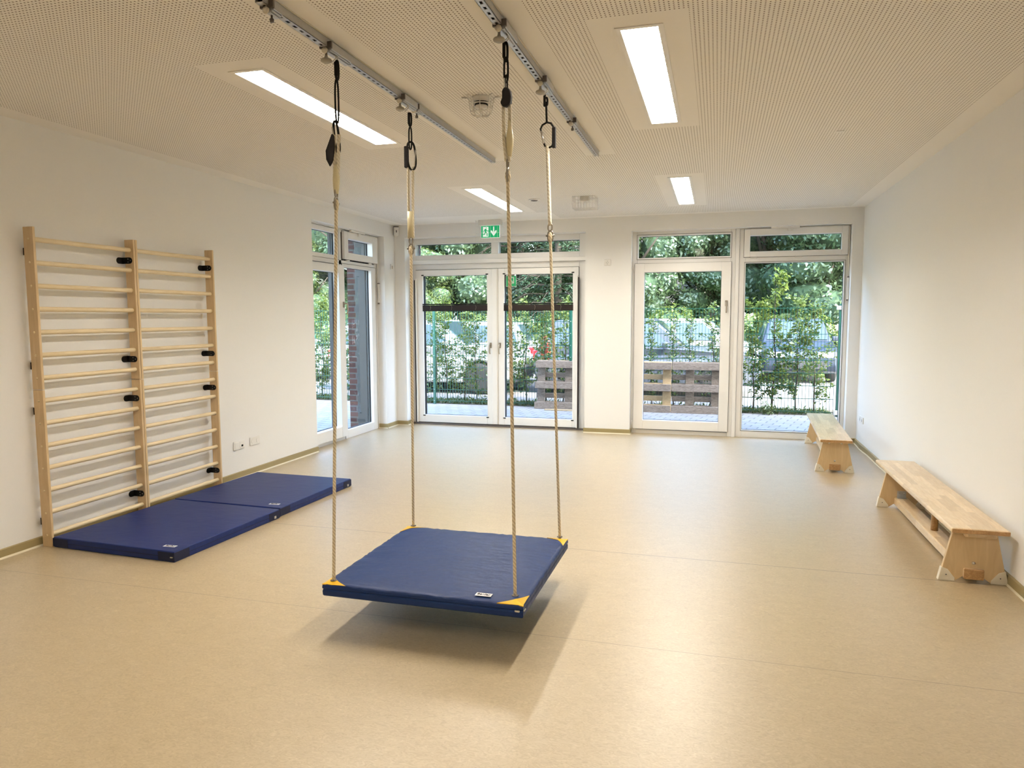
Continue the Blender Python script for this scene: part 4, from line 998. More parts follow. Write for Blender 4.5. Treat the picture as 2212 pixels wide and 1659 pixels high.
# smoke detector in a domed wire cage
cx, cyy = -1.325, 4.03
t = thing('smoke_detector', 'cream smoke detector inside a domed wire cage between the tracks', 'smoke detector', (cx, cyy, H))
S = MB(); S.lathe([(0.052, 0), (0.052, -0.010), (0.050, -0.022), (0.046, -0.026)], (cx, cyy, H), 32); S.build('detector_base', MT['white_plastic'], t)
S = MB(); S.lathe([(0.045, -0.036), (0.042, -0.040)], (cx, cyy, H), 32); S.lathe([(0.047, -0.026), (0.047, -0.029)], (cx, cyy, H), 32)
S.lathe([(0.0, -0.045), (0.034, -0.045), (0.034, -0.058), (0.024, -0.066), (0, -0.068)], (cx, cyy, H), 32); S.build('detector_head', MT['white_plastic'], t)
S = MB(); S.lathe([(0.038, -0.024), (0.038, -0.048), (0, -0.048)], (cx, cyy, H), 24); S.build('smoke_slots', MT['black'], t)
S = MB(); S.lathe([(0.0, -0.086), (0.008, -0.084), (0.012, -0.074), (0.012, -0.066)], (cx, cyy, H), 14); S.build('test_button', MT['white_plastic'], t)
S = MB()
for k in range(4):
    a = PI*k/4+0.2; ca, sa = math.cos(a), math.sin(a); ptsq = []
    for r, z in ((0.100, -0.004), (0.078, -0.004), (0.072, -0.012), (0.066, -0.06), (0.058, -0.092), (0.042, -0.106), (0, -0.110), (-0.042, -0.106), (-0.058, -0.092), (-0.066, -0.06), (-0.072, -0.012), (-0.078, -0.004), (-0.100, -0.004)):
        ptsq.append((cx+ca*r, cyy+sa*r, H+z))
    S.tube(ptsq, 0.0026, 6)
for r, z in ((0.060, -0.088), (0.069, -0.045)): S.tube([(cx+r*math.cos(2*PI*i/30), cyy+r*math.sin(2*PI*i/30), H+z) for i in range(30)], 0.0022, 6, closed=True)
S.build('wire_cage', MT['white_plastic'], t)
S = MB(); S.lathe([(0.012, -0.009), (0.014, 0)], (cx-0.1*math.cos(0.2), cyy-0.1*math.sin(0.2), H), 12); S.lathe([(0.012, -0.009), (0.014, 0)], (cx+0.1*math.cos(0.2), cyy+0.1*math.sin(0.2), H), 12); S.build('cage_clip', MT['white_plastic'], t)
# second detector in rectangular cage
cx, cyy = -1.36, 7.60
t = thing('smoke_detector', 'small white detector in a boxy wire cage nearer the rear wall', 'detector', (cx, cyy, H))
S = MB(); S.box(cx-0.048, cx+0.048, cyy-0.04, cyy+0.04, H-0.05, H); S.bevel(0.006, 2); S.build('detector_base', MT['white_plastic'], t)
S = MB()
X0, X1, Y0, Y1, ZZ = cx-0.12, cx+0.12, cyy-0.09, cyy+0.09, H-0.125
for z in (H-0.004, H-0.045, ZZ): S.tube([(X0, Y0, z), (X1, Y0, z), (X1, Y1, z), (X0, Y1, z)], 0.0018, 6, closed=True)
for k in range(9):
    x = X0+(X1-X0)*k/8
    S.tube([(x, Y0, H), (x, Y0, ZZ), (x, Y1, ZZ), (x, Y1, H)], 0.0015, 5)
for k in range(1, 6):
    y = Y0+(Y1-Y0)*k/6
    S.tube([(X0, y, H), (X0, y, ZZ), (X1, y, ZZ), (X1, y, H)], 0.0015, 5)
S.build('wire_cage', MT['white_plastic'], t)
# round recessed spot
cx, cyy = -1.91, 7.60
t = thing('ceiling_sensor', 'flat round white ceiling fitting with a dark centre near the rear', 'sensor', (cx, cyy, H))
S = MB(); S.lathe([(0.062, 0), (0.060, -0.008), (0.046, -0.012), (0.044, -0.004)], (cx, cyy, H), 32); S.build('outer_ring', MT['white_plastic'], t)
S = MB(); S.lathe([(0.044, -0.005), (0.030, -0.016), (0, -0.019)], (cx, cyy, H), 28); S.build('dark_lens', MT['zinc_dark'], t)
S = MB(); S.box(0.75, 0.80, 5.42, 5.45, H-0.006, H); S.bevel(0.002, 1); o = S.build('ceiling_clip', MT['white_plastic'], base=(0.775, 5.435, H)); tag(o, 'tiny white clip alone on the ceiling right of the far lights', 'clip')
# exit sign hanging from the ceiling in front of the doors
EX0, EX1, EY, EZ0, EZ1 = -2.970, -2.725, 9.00, 2.530, 2.680
t = thing('exit_sign', 'lit green running man emergency exit sign with a down arrow above the double door', 'sign', ((EX0+EX1)/2, EY, EZ0))
S = MB(); S.box(-3.005, -2.700, EY-0.03, EY+0.05, 2.685, H); S.bevel(0.004, 2); S.build('sign_housing', MT['white_plastic'], t)
S = MB(); S.box(EX0-0.003, EX1+0.003, EY, EY+0.012, EZ0-0.003, EZ1+0.004); S.build('light_panel', MT['white_sign'], t)
S = MB(); S.box(EX0, EX1, EY-0.002, EY, EZ0, EZ1); S.build('green_face', MT['green_sign'], t)
def fig(S, polys, y0, y1, ox, oz, sx, sz):
    for poly in polys: S.prism([(ox+x*sx, oz+z*sz) for x, z in poly], 1, y0, y1)
# door panel (white) with green runner, arrow
S = MB(); fig(S, [[(0.09, 0.08), (0.40, 0.08), (0.40, 0.92), (0.09, 0.92)]], EY-0.0032, EY-0.002, EX0, EZ0, 0.245, 0.15)
fig(S, [[(0.66, 0.92), (0.72, 0.92), (0.72, 0.45), (0.80, 0.60), (0.85, 0.60), (0.85, 0.46), (0.69, 0.12), (0.53, 0.46), (0.53, 0.60), (0.58, 0.60), (0.66, 0.45)]], EY-0.0032, EY-0.002, EX0, EZ0, 0.245, 0.15)
S.build('white_symbol', MT['white_sign'], t)
man = [[(0.255, 0.86), (0.275, 0.88), (0.295, 0.86), (0.295, 0.80), (0.275, 0.78), (0.255, 0.80)],
       [(0.21, 0.74), (0.28, 0.76), (0.30, 0.70), (0.27, 0.45), (0.20, 0.45)],
       [(0.21, 0.74), (0.15, 0.62), (0.12, 0.48), (0.14, 0.46), (0.18, 0.58), (0.23, 0.66)],
       [(0.28, 0.74), (0.33, 0.60), (0.40, 0.60), (0.40, 0.54), (0.31, 0.54), (0.26, 0.64)],
       [(0.21, 0.48), (0.17, 0.32), (0.07, 0.30), (0.07, 0.24), (0.20, 0.25), (0.26, 0.44)],
       [(0.22, 0.47), (0.29, 0.36), (0.31, 0.14), (0.36, 0.14), (0.34, 0.38), (0.28, 0.50)]]
S = MB(); fig(S, man, EY-0.0045, EY-0.0032, EX0, EZ0, 0.245, 0.15); S.build('running_figure', MT['green_sign'], t)
S = MB()
CX0, CX1, CY0, CY1, CZ = EX0-0.045, EX1+0.050, EY-0.09, EY+0.11, EZ0-0.055
for k in range(8):
    x = CX0+(CX1-CX0)*k/7; S.tube([(x, CY0, H-0.01), (x, CY0, CZ), (x, CY1, CZ+0.02), (x, CY1, H-0.01)], 0.0013, 5)
for z in (H-0.02, EZ1-0.01, EZ0+0.05): S.tube([(CX0, CY0, z), (CX1, CY0, z), (CX1, CY1, z), (CX0, CY1, z)], 0.0014, 5, closed=True)
S.build('wire_guard', MT['white_plastic'], t)
# sticker on the right door leaf
t = thing('escape_sticker', 'square green escape route sticker on the right door leaf', 'sticker', (-2.69, 9.425, 1.915))
S = MB(); S.box(-2.765, -2.618, 9.4275, 9.4285, 1.915, 2.062); S.build('white_border', MT['white_print'], t)
S = MB(); S.box(-2.760, -2.623, 9.4267, 9.4275, 1.920, 2.057); S.build('green_face', MT['green_print'], t)
S = MB(); P = Plane('y', 9.4258); ring(P, S, (-2.732, -2.651, 1.957, 2.040), (-2.722, -2.661, 1.967, 2.030), 0, 0.0009)
for poly in ([(-2.712, 1.975), (-2.690, 1.975), (-2.690, 1.998), (-2.700, 1.998)], [(-2.690, 1.992), (-2.672, 1.992), (-2.664, 1.957), (-2.672, 1.957), (-2.678, 1.984), (-2.690, 1.984)]):
    S.prism(poly, 1, 9.4258, 9.4267)
S.build('white_symbol', MT['white_print'], t)

# ------------------------------------------------------------------ outside
S = MB(); S.box(-16, 8, 9.5, 12.05, GZ-0.2, GZ); S.box(-16, OUTL, -6, 9.5, GZ-0.2, GZ)
struct(S.build('terrace_paving', MT['paver']), 'grey concrete paved terrace outside the doors', 'paving')
S = MB(); S.box(-30, 20, 12.05, 12.95, GZ-0.2, GZ-0.005); struct(S.build('hedge_soil', MT['soil']), 'strip of dark soil under the hedge behind the fence', 'ground')
S = MB(); S.box(-30, 20, 12.95, 20.5, GZ-0.2, GZ-0.01); struct(S.build('parking_ground', MT['asphalt']), 'pale sunlit parking lot surface beyond the fence', 'ground')
S = MB(); S.box(-60, 60, 20.5, 70, GZ-0.2, GZ); S.box(-60, -30, -40, 20.5, GZ-0.2, GZ); S.box(20, 60, -40, 20.5, GZ-0.2, GZ); S.box(-30, -16, -40, 12.05, GZ-0.2, GZ); S.box(8, 20, -40, 12.05, GZ-0.2, GZ)
struct(S.build('meadow_ground', MT['meadow']), 'green ground under the trees beyond the parking lot', 'ground')

FY = 12.05; FT = 1.63
def fence_panel(x0, x1, label):
    t = thing('wire_fence', label, 'fence', ((x0+x1)/2, FY, GZ), 'green wire mesh fence panels')
    S = MB(); n = max(2, round((x1-x0)/0.05))
    for k in range(n+1):
        x = x0+(x1-x0)*k/n; S.box(x-0.0028, x+0.0028, FY-0.0028, FY+0.0028, GZ+0.03, FT+0.02)
    for k in range(9):
        z = GZ+0.06+k*(FT-GZ-0.06)/8
        S.box(x0, x1, FY-0.009, FY-0.0029, z-0.004, z+0.004); S.box(x0, x1, FY+0.0029, FY+0.009, z-0.004, z+0.004)
    S.build('wire_mesh', MT['fence'], t)
    return t
posts = [-14.85, -12.35, -9.85, -7.36, -4.87, -2.38, 0.11]
plabels = ['beyond the left window', 'farther left', 'left of the corner view', 'behind the corner window', 'left of the post seen through the double door', 'behind the double door', 'behind the wooden pallets']
for a, b, lb in zip(posts, posts[1:]+[1.80], ['farthest left, outside the picture', 'second from the far left, outside the picture', 'seen through the corner window', 'left of the green post seen through the double door', 'right of the green post seen through the double door', 'behind the wooden pallets', 'at the corner post, before the grey-blue car']):
    fence_panel(a+0.035, b-0.035, 'green wire mesh fence panel '+lb)
for a, lb in zip(posts, ['outermost', 'second outermost', 'beyond the left edge of the corner window', 'seen behind the corner window', 'seen through the left leaf of the double door', 'hidden beside the pallets', 'behind the mullion of the garden window unit']):
    t = thing('fence_post', 'green steel fence post '+lb, 'post', (a, FY, GZ), 'green fence posts')
    S = MB(); S.box(a-0.02, a+0.02, FY-0.055, FY-0.010, GZ, FT+0.06); S.bevel(0.003, 1); S.build('post_tube', MT['fence'], t)
    S = MB()
    for k in range(9):
        z = GZ+0.06+k*(FT-GZ-0.06)/8; S.lathe([(0, -0.0585), (0.005, -0.058), (0.006, -0.055)], (a, FY, z), 8, axis=1)
    S.build('clip_bolt', MT['steel'], t)
t = thing('fence_post', 'thicker green corner post at the right end of the fence', 'post', (1.84, FY, GZ), 'green fence posts')
S = MB(); S.box(1.80, 1.88, FY-0.06, FY+0.02, GZ, FT+0.06); S.bevel(0.004, 1); S.build('post_tube', MT['fence'], t)
S = MB(); S.box(1.755, 1.86, FY-0.075, FY-0.06, FT-0.03, FT+0.03); S.box(1.77, 1.85, FY-0.09, FY-0.06, GZ+0.03, GZ+0.10); S.bevel(0.004, 1); S.build('hinge_bracket', MT['zinc'], t)

# pallets standing on edge
def pallet(x0, length, yb, label, cols, front, mats, lean=0.10, zt=0.80):
    """long side horizontal; three runners in front, blocks and cross boards, five deck boards behind"""
    t = thing('wooden_pallet', label, 'pallet', (x0+length/2, yb, GZ), 'wooden pallets standing on edge against the fence')
    fm, cm, dm = mats
    def sh(S):
        for v in S.bm.verts: v.co.y += (v.co.z)*lean
        bmesh.ops.translate(S.bm, verts=S.bm.verts, vec=(0, yb, GZ))
    x1 = x0+length
    for k, z in enumerate(front):
        S = MB(); j = 0.004*((k*7) % 3-1); S.box(x0+j, x1+j, 0.0, 0.022, z, z+0.115); S.bevel(0.004, 1); sh(S); S.build('runner_board', fm, t)
    for cxx in cols:
        for z in front:
            S = MB(); S.box(x0+cxx, x0+cxx+0.13, 0.0225, 0.10, z, z+0.112); S.bevel(0.003, 1); sh(S); S.build('block', cm, t)
        S = MB(); S.box(x0+cxx, x0+cxx+0.135, 0.1005, 0.12, 0.0, zt); S.bevel(0.003, 1); sh(S); S.build('cross_board', cm, t)
    for k in range(5):
        z = (zt-0.10)*k/4; S = MB(); S.box(x0, x1, 0.1205, 0.141, z, z+(0.12 if k % 2 == 0 else 0.085)); S.bevel(0.004, 1); sh(S); S.build('deck_board', dm, t)
    return t
fr_ = (0.0, 0.345, 0.695)
pallet(-2.965, 1.13, 11.80, 'weathered grey wooden pallet on the left, seen through the right door leaf', (0.02, 0.50, 0.98), fr_, (MT['pallet_old'], MT['pallet_old'], MT['pallet_old']))
pallet(-1.825, 1.13, 11.80, 'wooden pallet with fresh yellow blocks, middle one of the three against the fence', (0.02, 0.50, 0.99), fr_, (MT['pallet_old'], MT['pallet_new'], MT['pallet_new']))
pallet(-0.685, 1.05, 11.80, 'dark weathered wooden pallet on the right behind the garden door', (0.215, 0.62, 0.91), fr_, (MT['pallet_old'], MT['pallet_old'], MT['pallet_old']))

# ---- foliage helpers
def leaf_mesh(name, centers, normals, sizes, m, parent=None, base=(0, 0, 0), seed=0, ratio=0.6):
    rg = np.random.default_rng(seed); n = len(centers); C_ = np.asarray(centers, float)
    d = rg.normal(size=(n, 3)); d /= np.linalg.norm(d, axis=1)[:, None]
    nr = np.asarray(normals, float); a = d-(d*nr).sum(1)[:, None]*nr; a /= np.maximum(np.linalg.norm(a, axis=1)[:, None], 1e-6); b = np.cross(nr, a)
    s = np.asarray(sizes, float)[:, None]
    V = np.stack([C_-a*s, C_+b*s*ratio*0.8-a*s*0.2, C_+a*s, C_-b*s*ratio*0.8-a*s*0.2], 1).reshape(-1, 3) - np.asarray(base, float)
    V[1::4] += nr*s*0.25; V[3::4] += nr*s*0.25
    me = bpy.data.meshes.new(name); me.vertices.add(4*n); me.vertices.foreach_set('co', V.ravel().astype(np.float32))
    me.loops.add(4*n); me.loops.foreach_set('vertex_index', np.arange(4*n, dtype=np.int32))
    me.polygons.add(n); me.polygons.foreach_set('loop_start', np.arange(0, 4*n, 4, dtype=np.int32))
    me.update(calc_edges=True); me.validate(); me.materials.append(m)
    o = bpy.data.objects.new(name, me); col.objects.link(o)
    if parent is not None: o.parent = parent
    return o
def crown(rg, n, lumps, spread=0.35, size=(0.09, 0.16)):
    """leaves on the surfaces of ellipsoid lumps (c, r)"""
    C_, Nn, Sz = [], [], []
    w_ = np.array([r[0]*r[2] for c, r in lumps]); w_ /= w_.sum()
    idx = rg.choice(len(lumps), n, p=w_)
    for i in idx:
        c, r = lumps[i]; d = rg.normal(size=3); d /= np.linalg.norm(d)
        rr = 1-abs(rg.normal())*0.12
        C_.append(np.array(c)+d*np.array(r)*rr); q = d+rg.normal(size=3)*spread+np.array((0, -0.1, 0.35)); Nn.append(q/np.linalg.norm(q)); Sz.append(rg.uniform(*size))
    return C_, Nn, Sz
def inner_blob(name, lumps, parent, m, k=0.86):  # solid dark cores standing in for the shaded depth of the foliage
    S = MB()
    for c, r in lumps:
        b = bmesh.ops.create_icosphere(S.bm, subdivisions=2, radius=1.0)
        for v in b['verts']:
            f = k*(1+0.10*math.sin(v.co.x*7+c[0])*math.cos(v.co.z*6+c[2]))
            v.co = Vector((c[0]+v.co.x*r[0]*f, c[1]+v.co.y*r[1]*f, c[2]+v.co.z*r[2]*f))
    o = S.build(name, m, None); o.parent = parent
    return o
def make_tree(kind, seed, label, group, h=8.5, w_=2.3, leaf='leaf_maple', low=1.2, n=21000, size=(0.045, 0.095)):
    rg = np.random.default_rng(seed)
    t = thing(kind, label, 'tree', (0, 0, 0), group)
    lumps = []
    for k in range(24):
        z = low+0.5+(h-low-1.0)*(k/23); f = math.sin(PI*min(1, (z-low+0.9)/(h-low+1.1)))**0.6
        a = rg.uniform(0, 2*PI); rad = w_*f*rg.uniform(0.35, 0.75)
        lumps.append(((rad*math.cos(a), rad*math.sin(a)*0.8, z), (rg.uniform(0.75, 1.15)*w_/2.3, rg.uniform(0.7, 1.0), rg.uniform(0.5, 0.8))))
    C_, Nn, Sz = crown(rg, n, lumps, size=size)
    leaf_mesh('foliage', C_, Nn, Sz, MT[leaf], t, seed=seed)
    inner_blob('shaded_inner_crown', lumps, t, MT['inner'], 0.78)
    S = MB(); S.tube([(0, 0, -0.1), (0.05, 0, 1.5), (-0.08, 0.05, 3.2), (0.1, 0, h*0.7)], [0.22, 0.17, 0.13, 0.05], 10)
    for k in range(7):
        a = rg.uniform(0, 2*PI); z = rg.uniform(1.3, 3.6); S.tube([(0, 0, z), (0.7*math.cos(a), 0.6*math.sin(a), z+0.5), (1.6*math.cos(a), 1.2*math.sin(a), z+1.2)], [0.07, 0.05, 0.02], 7)
    S.build('trunk', MT['bark'], t)
    return t
def make_spruce(seed, label, group, h=9.0):
    rg = np.random.default_rng(seed); t = thing('spruce_tree', label, 'tree', (0, 0, 0), group)
    C_, Nn, Sz = [], [], []
    S = MB(); S.tube([(0, 0, -0.1), (0, 0, h)], [0.18, 0.03], 10)
    for lv in range(26):
        z = 0.9+lv*(h-1.2)/26; R = 2.5*(1-(z/h))**0.8+0.15
        for k in range(9):
            a = rg.uniform(0, 2*PI); L = R*rg.uniform(0.8, 1.05)
            S.tube([(0, 0, z), (L*0.6*math.cos(a), L*0.6*math.sin(a), z+0.02), (L*math.cos(a), L*math.sin(a), z-0.18*L)], [0.018, 0.012, 0.005], 5)
            for q in range(62):
                f = rg.uniform(0.15, 1.05); x = f*L; C_.append((x*math.cos(a)+rg.normal()*0.10, x*math.sin(a)+rg.normal()*0.10, z-0.18*L*f*f+rg.normal()*0.05-0.03))
                v = np.array((rg.normal()*0.5, rg.normal()*0.5-0.2, 1.0)); Nn.append(v/np.linalg.norm(v)); Sz.append(rg.uniform(0.05, 0.10))
    leaf_mesh('needles', C_, Nn, Sz, MT['leaf_dark'], t, seed=seed, ratio=0.35); S.build('trunk', MT['bark'], t)
    return t

protos = [make_tree('maple_tree', 11, '', 'leafy trees behind the parking lot'),
          make_tree('maple_tree', 23, '', 'leafy trees behind the parking lot', low=0.8, w_=2.6),
          make_tree('maple_tree', 37, '', 'leafy trees behind the parking lot', leaf='leaf_bright', low=0.6, w_=2.2, h=7.0, n=12000)]
spots = [(-17.6, 24.5, 1, 1.15), (-15.0, 26.5, 0, 1.2), (-12.6, 24.0, 1, 1.05), (-10.6, 26.5, 0, 1.2), (-8.6, 24.0, 0, 1.0), (-6.4, 26.2, 1, 1.1), (-2.9, 25.6, 0, 1.0),
         (-0.2, 26.9, 0, 0.95), (3.2, 24.2, 0, 1.1), (5.6, 25.5, 1, 1.1), (-20.2, 26.0, 2, 1.3), (-13.8, 22.6, 2, 0.62), (-9.4, 22.2, 2, 0.55), (7.8, 24.0, 2, 1.1), (-4.3, 29.5, 1, 1.2), (1.7, 28.3, 1, 1.25),
         (-19.0, 19.5, 0, 0.95), (-22.5, 22.0, 1, 1.1), (-16.3, 21.2, 2, 0.9), (9.8, 22.0, 0, 1.1)]
used = set()
names_lr = ['far left behind the corner window view', 'tall one behind the corner window', 'bushy one seen through the corner window top light', 'tall one above the white car', 'bushy one above the white car bonnet', 'left of the spruce, seen through the door top light', 'right of the pale building, above the pallets',
            'over the grey-blue car', 'right of the grey-blue car', 'at the right end of the row', 'light green one at the far left end', 'small light green one behind the fence on the left', 'small light green one behind the white car', 'light green one outside the right edge', 'set back behind the spruce', 'set back behind the grey-blue car',
            'nearer one to the left of the lot', 'leftmost one of the row', 'light green one left of the lot', 'outermost one on the right']
rgp = random.Random(8)
for i, (x, y, k, s) in enumerate(spots):
    if k in used: o = copy_tree(protos[k])
    else: o = protos[k]; used.add(k)
    o.location = (x, y, GZ); o.scale = (s, s, s); o.rotation_euler = (0, 0, rgp.uniform(0, 6.28))
    o['label'] = 'leafy green tree, ' + names_lr[i]
sp = make_spruce(5, 'dark green spruce seen through the right door leaf', 'spruces behind the parking lot'); sp.location = (-4.9, 22.6, GZ); sp.scale = (0.9, 0.9, 0.95)
sp2 = copy_tree(sp); sp2.location = (-6.6, 24.4, GZ); sp2.scale = (1, 1, 1.1); sp2.rotation_euler = (0, 0, 2); sp2['label'] = 'dark green spruce set back to the left of the other one'

# bushes / tall weeds at the edge of the lot
def bush(seed, leaf, n=4200, r=(1.3, 0.6, 0.98)):
    rg = np.random.default_rng(seed); t = thing('bush', '', 'bush', (0, 0, 0), 'bushes along the edge of the parking lot')
    lumps = [((rg.uniform(-0.8, 0.8)*r[0], rg.uniform(-0.3, 0.3), r[2]*rg.uniform(0.5, 1.0)), (r[0]*0.5, r[1]*0.8, r[2]*rg.uniform(0.5, 0.8))) for _ in range(6)]
    C_, Nn, Sz = crown(rg, n, lumps, size=(0.035, 0.075), spread=0.6); leaf_mesh('foliage', C_, Nn, Sz, MT[leaf], t, seed=seed); inner_blob('shaded_bush_core', lumps, t, MT['inner'], 0.72)
    return t
bp_ = [bush(1, 'leaf_bush'), bush(2, 'leaf_hedge')]; ub = set()
for i in range(14):
    k = i % 2
    if k in ub: o = copy_tree(bp_[k])
    else: o = bp_[k]; ub.add(k)
    x = -17.5+i*1.85; o.location = (x, 20.9+0.35*((i*5) % 3), GZ); s = 0.95+0.22*((i*7) % 4)/3; o.scale = (s*1.05, s, s); o.rotation_euler = (0, 0, (i*0.7) % 1.2-0.6)
    o['label'] = 'bright green bush in the row along the far edge of the parking lot'

# building behind the trees
bx0, bx1, by = -7.5, 3.5, 36.0
t = thing('apartment_building', 'pale apartment building glimpsed through the trees behind the garden door', 'building', ((bx0+bx1)/2, by, GZ))
S = MB(); S.box(bx0, -1.0, by, by+4, GZ, 11); S.build('wall', MT['plaster'], t)
S = MB(); S.box(-1.0, bx1, by-0.6, by+4, GZ, 11); S.build('side_wing', MT['plaster_warm'], t)
for zz in (0.9, 3.7, 6.5):
    for xx in (-6.3, -4.2, -2.4, 0.3, 2.0):
        yq = by if xx < -1 else by-0.6
        S = MB(); S.box(xx, xx+0.95, yq-0.03, yq+0.05, zz, zz+1.35); wf = S.build('window', MT['white_plastic'], t)
        S = MB(); S.box(xx+0.08, xx+0.44, yq-0.035, yq+0.02, zz+0.08, zz+1.27); S.box(xx+0.51, xx+0.87, yq-0.035, yq+0.02, zz+0.08, zz+1.27); S.build('window_pane', MT['pane_dark'], wf)

# hornbeam saplings along the fence
def sapling(seed, h=1.74, n=170, wd=0.17):
    rg = np.random.default_rng(seed); t = thing('hedge_shrub', '', 'shrub', (0, 0, 0), 'young hornbeam shrubs behind the wire fence')
    S = MB(); pts = [(0, 0, -0.02)]; x = y = 0
    for k in range(1, 7): x += rg.normal()*0.018; y += rg.normal()*0.012; pts.append((x, y, h*k/6))
    S.tube(pts, [0.011, 0.010, 0.009, 0.007, 0.005, 0.004, 0.002], 6)
    C_, Nn, Sz = [], [], []
    nb = 30
    for b in range(nb):
        f = 0.10+0.88*b/nb; z = h*f; i = min(5, int(f*6)); p0 = Vector(pts[i]).lerp(Vector(pts[i+1]), f*6-i)
        a = rg.uniform(0, 2*PI); L = wd*rg.uniform(0.6, 1.5)*(1.15-0.75*f)*(0.55+1.2*min(f, 0.5))
        p1 = p0+Vector((L*math.cos(a), L*math.sin(a)*0.8, L*rg.uniform(0.3, 0.9)))
        S.tube([p0, p0.lerp(p1, 0.5)+Vector((0, 0, -0.01)), p1], [0.0035, 0.0025, 0.0012], 4)
        for q in range(n//nb):
            g = rg.uniform(0.15, 1.1); c = p0.lerp(p1, g); C_.append((c.x+rg.normal()*0.032, c.y+rg.normal()*0.03, c.z+rg.normal()*0.035))
            v = np.array((rg.normal()*0.6, rg.normal()*0.6-0.4, 0.8)); Nn.append(v/np.linalg.norm(v)); Sz.append(rg.uniform(0.019, 0.037))
    S.build('stem', MT['bark'], t); leaf_mesh('foliage', C_, Nn, Sz, MT['leaf_hedge'], t, seed=seed, ratio=0.75)
    return t
hp = [sapling(s, n=nn, wd=ww) for s, nn, ww in ((1, 620, 0.20), (2, 820, 0.24), (3, 560, 0.18), (4, 1250, 0.29))]
uh = set(); x = -9.6; i = 0; rh = random.Random(3)
while x < 1.75:
    k = rh.choice((0, 2, 2, 1)) if x < 0.4 else (3 if rh.random() < 0.6 else 1)
    if k in uh: o = copy_tree(hp[k])
    else: o = hp[k]; uh.add(k)
    s = rh.uniform(0.86, 1.12)
    if abs(x-0.93) < 0.17: s = 1.32
    o.location = (x, 12.34+rh.uniform(-0.06, 0.08), GZ); o.scale = (s*1.05, s*1.05, s); o.rotation_euler = (0, 0, rh.uniform(0, 6.28))
    o['label'] = 'thin young hornbeam shrub in the row just behind the wire fence'
    x += rh.uniform(0.27, 0.37); i += 1
for k, o in enumerate(hp):
    if k not in uh: o.location = (-9.9-k*0.3, 12.35, GZ); o['label'] = 'thin young hornbeam shrub in the row just behind the wire fence'
# grass and weeds under the hedge
rg = np.random.default_rng(9); n = 5000
C_ = np.stack([rg.uniform(-9.8, 1.75, n), 12.1+np.abs(rg.normal(size=n))*0.28, GZ+0.01+rg.uniform(0, 0.045, n)], 1)
Nn = rg.normal(size=(n, 3))*np.array((1, 1, 0.25)); Nn /= np.linalg.norm(Nn, axis=1)[:, None]
o = leaf_mesh('grass_weeds', C_, Nn, rg.uniform(0.02, 0.055, n), MT['grass'], seed=9, ratio=0.35); tag(o, 'low grass and weeds growing along the foot of the fence', 'grass', kind='stuff')
# one weed clump on the paving side of the fence
rg = np.random.default_rng(19); n = 120
C_ = np.stack([0.80+rg.normal(size=n)*0.055, 11.97+rg.normal(size=n)*0.03, GZ+0.01+np.abs(rg.normal(size=n))*0.09], 1)
Nn = rg.normal(size=(n, 3))*np.array((1, 1, 0.5)); Nn /= np.linalg.norm(Nn, axis=1)[:, None]
o = leaf_mesh('weed_clump', C_-np.array((0.80, 11.97, GZ)), Nn, rg.uniform(0.02, 0.05, n), MT['leaf_bright'], seed=19, ratio=0.3); o.location = (0.80, 11.97, GZ)
tag(o, 'small feathery weed growing at the fence foot beside the far bench', 'weed')
# red flowering plant beside the white hatchback
t = thing('flowering_shrub', 'shrub with red blossoms just behind the fence beyond the left pallet', 'shrub', (-3.02, 12.9, GZ))
rg = np.random.default_rng(77); n = 260
C_ = np.stack([rg.normal(size=n)*0.12, rg.normal(size=n)*0.08, 0.5+rg.uniform(0, 0.85, n)], 1); Nn = rg.normal(size=(n, 3)); Nn /= np.linalg.norm(Nn, axis=1)[:, None]
leaf_mesh('foliage', C_, Nn, rg.uniform(0.03, 0.055, n), MT['leaf_hedge'], t, seed=77, ratio=0.7)
n = 34; C_ = np.stack([rg.normal(size=n)*0.075, -0.08+rg.normal(size=n)*0.03, 0.70+rg.uniform(0, 0.50, n)], 1); Nn = rg.normal(size=(n, 3))*0.5+np.array((0, -1, 0.2)); Nn /= np.linalg.norm(Nn, axis=1)[:, None]
leaf_mesh('blossom', C_, Nn, rg.uniform(0.03, 0.05, n), MT['red_flower'], t, seed=78, ratio=1.0)
S = MB(); S.tube([(0, 0, 0), (0.03, 0, 0.6), (-0.02, 0, 1.2)], [0.014, 0.01, 0.004], 6); S.build('stem', MT['bark'], None).parent = t

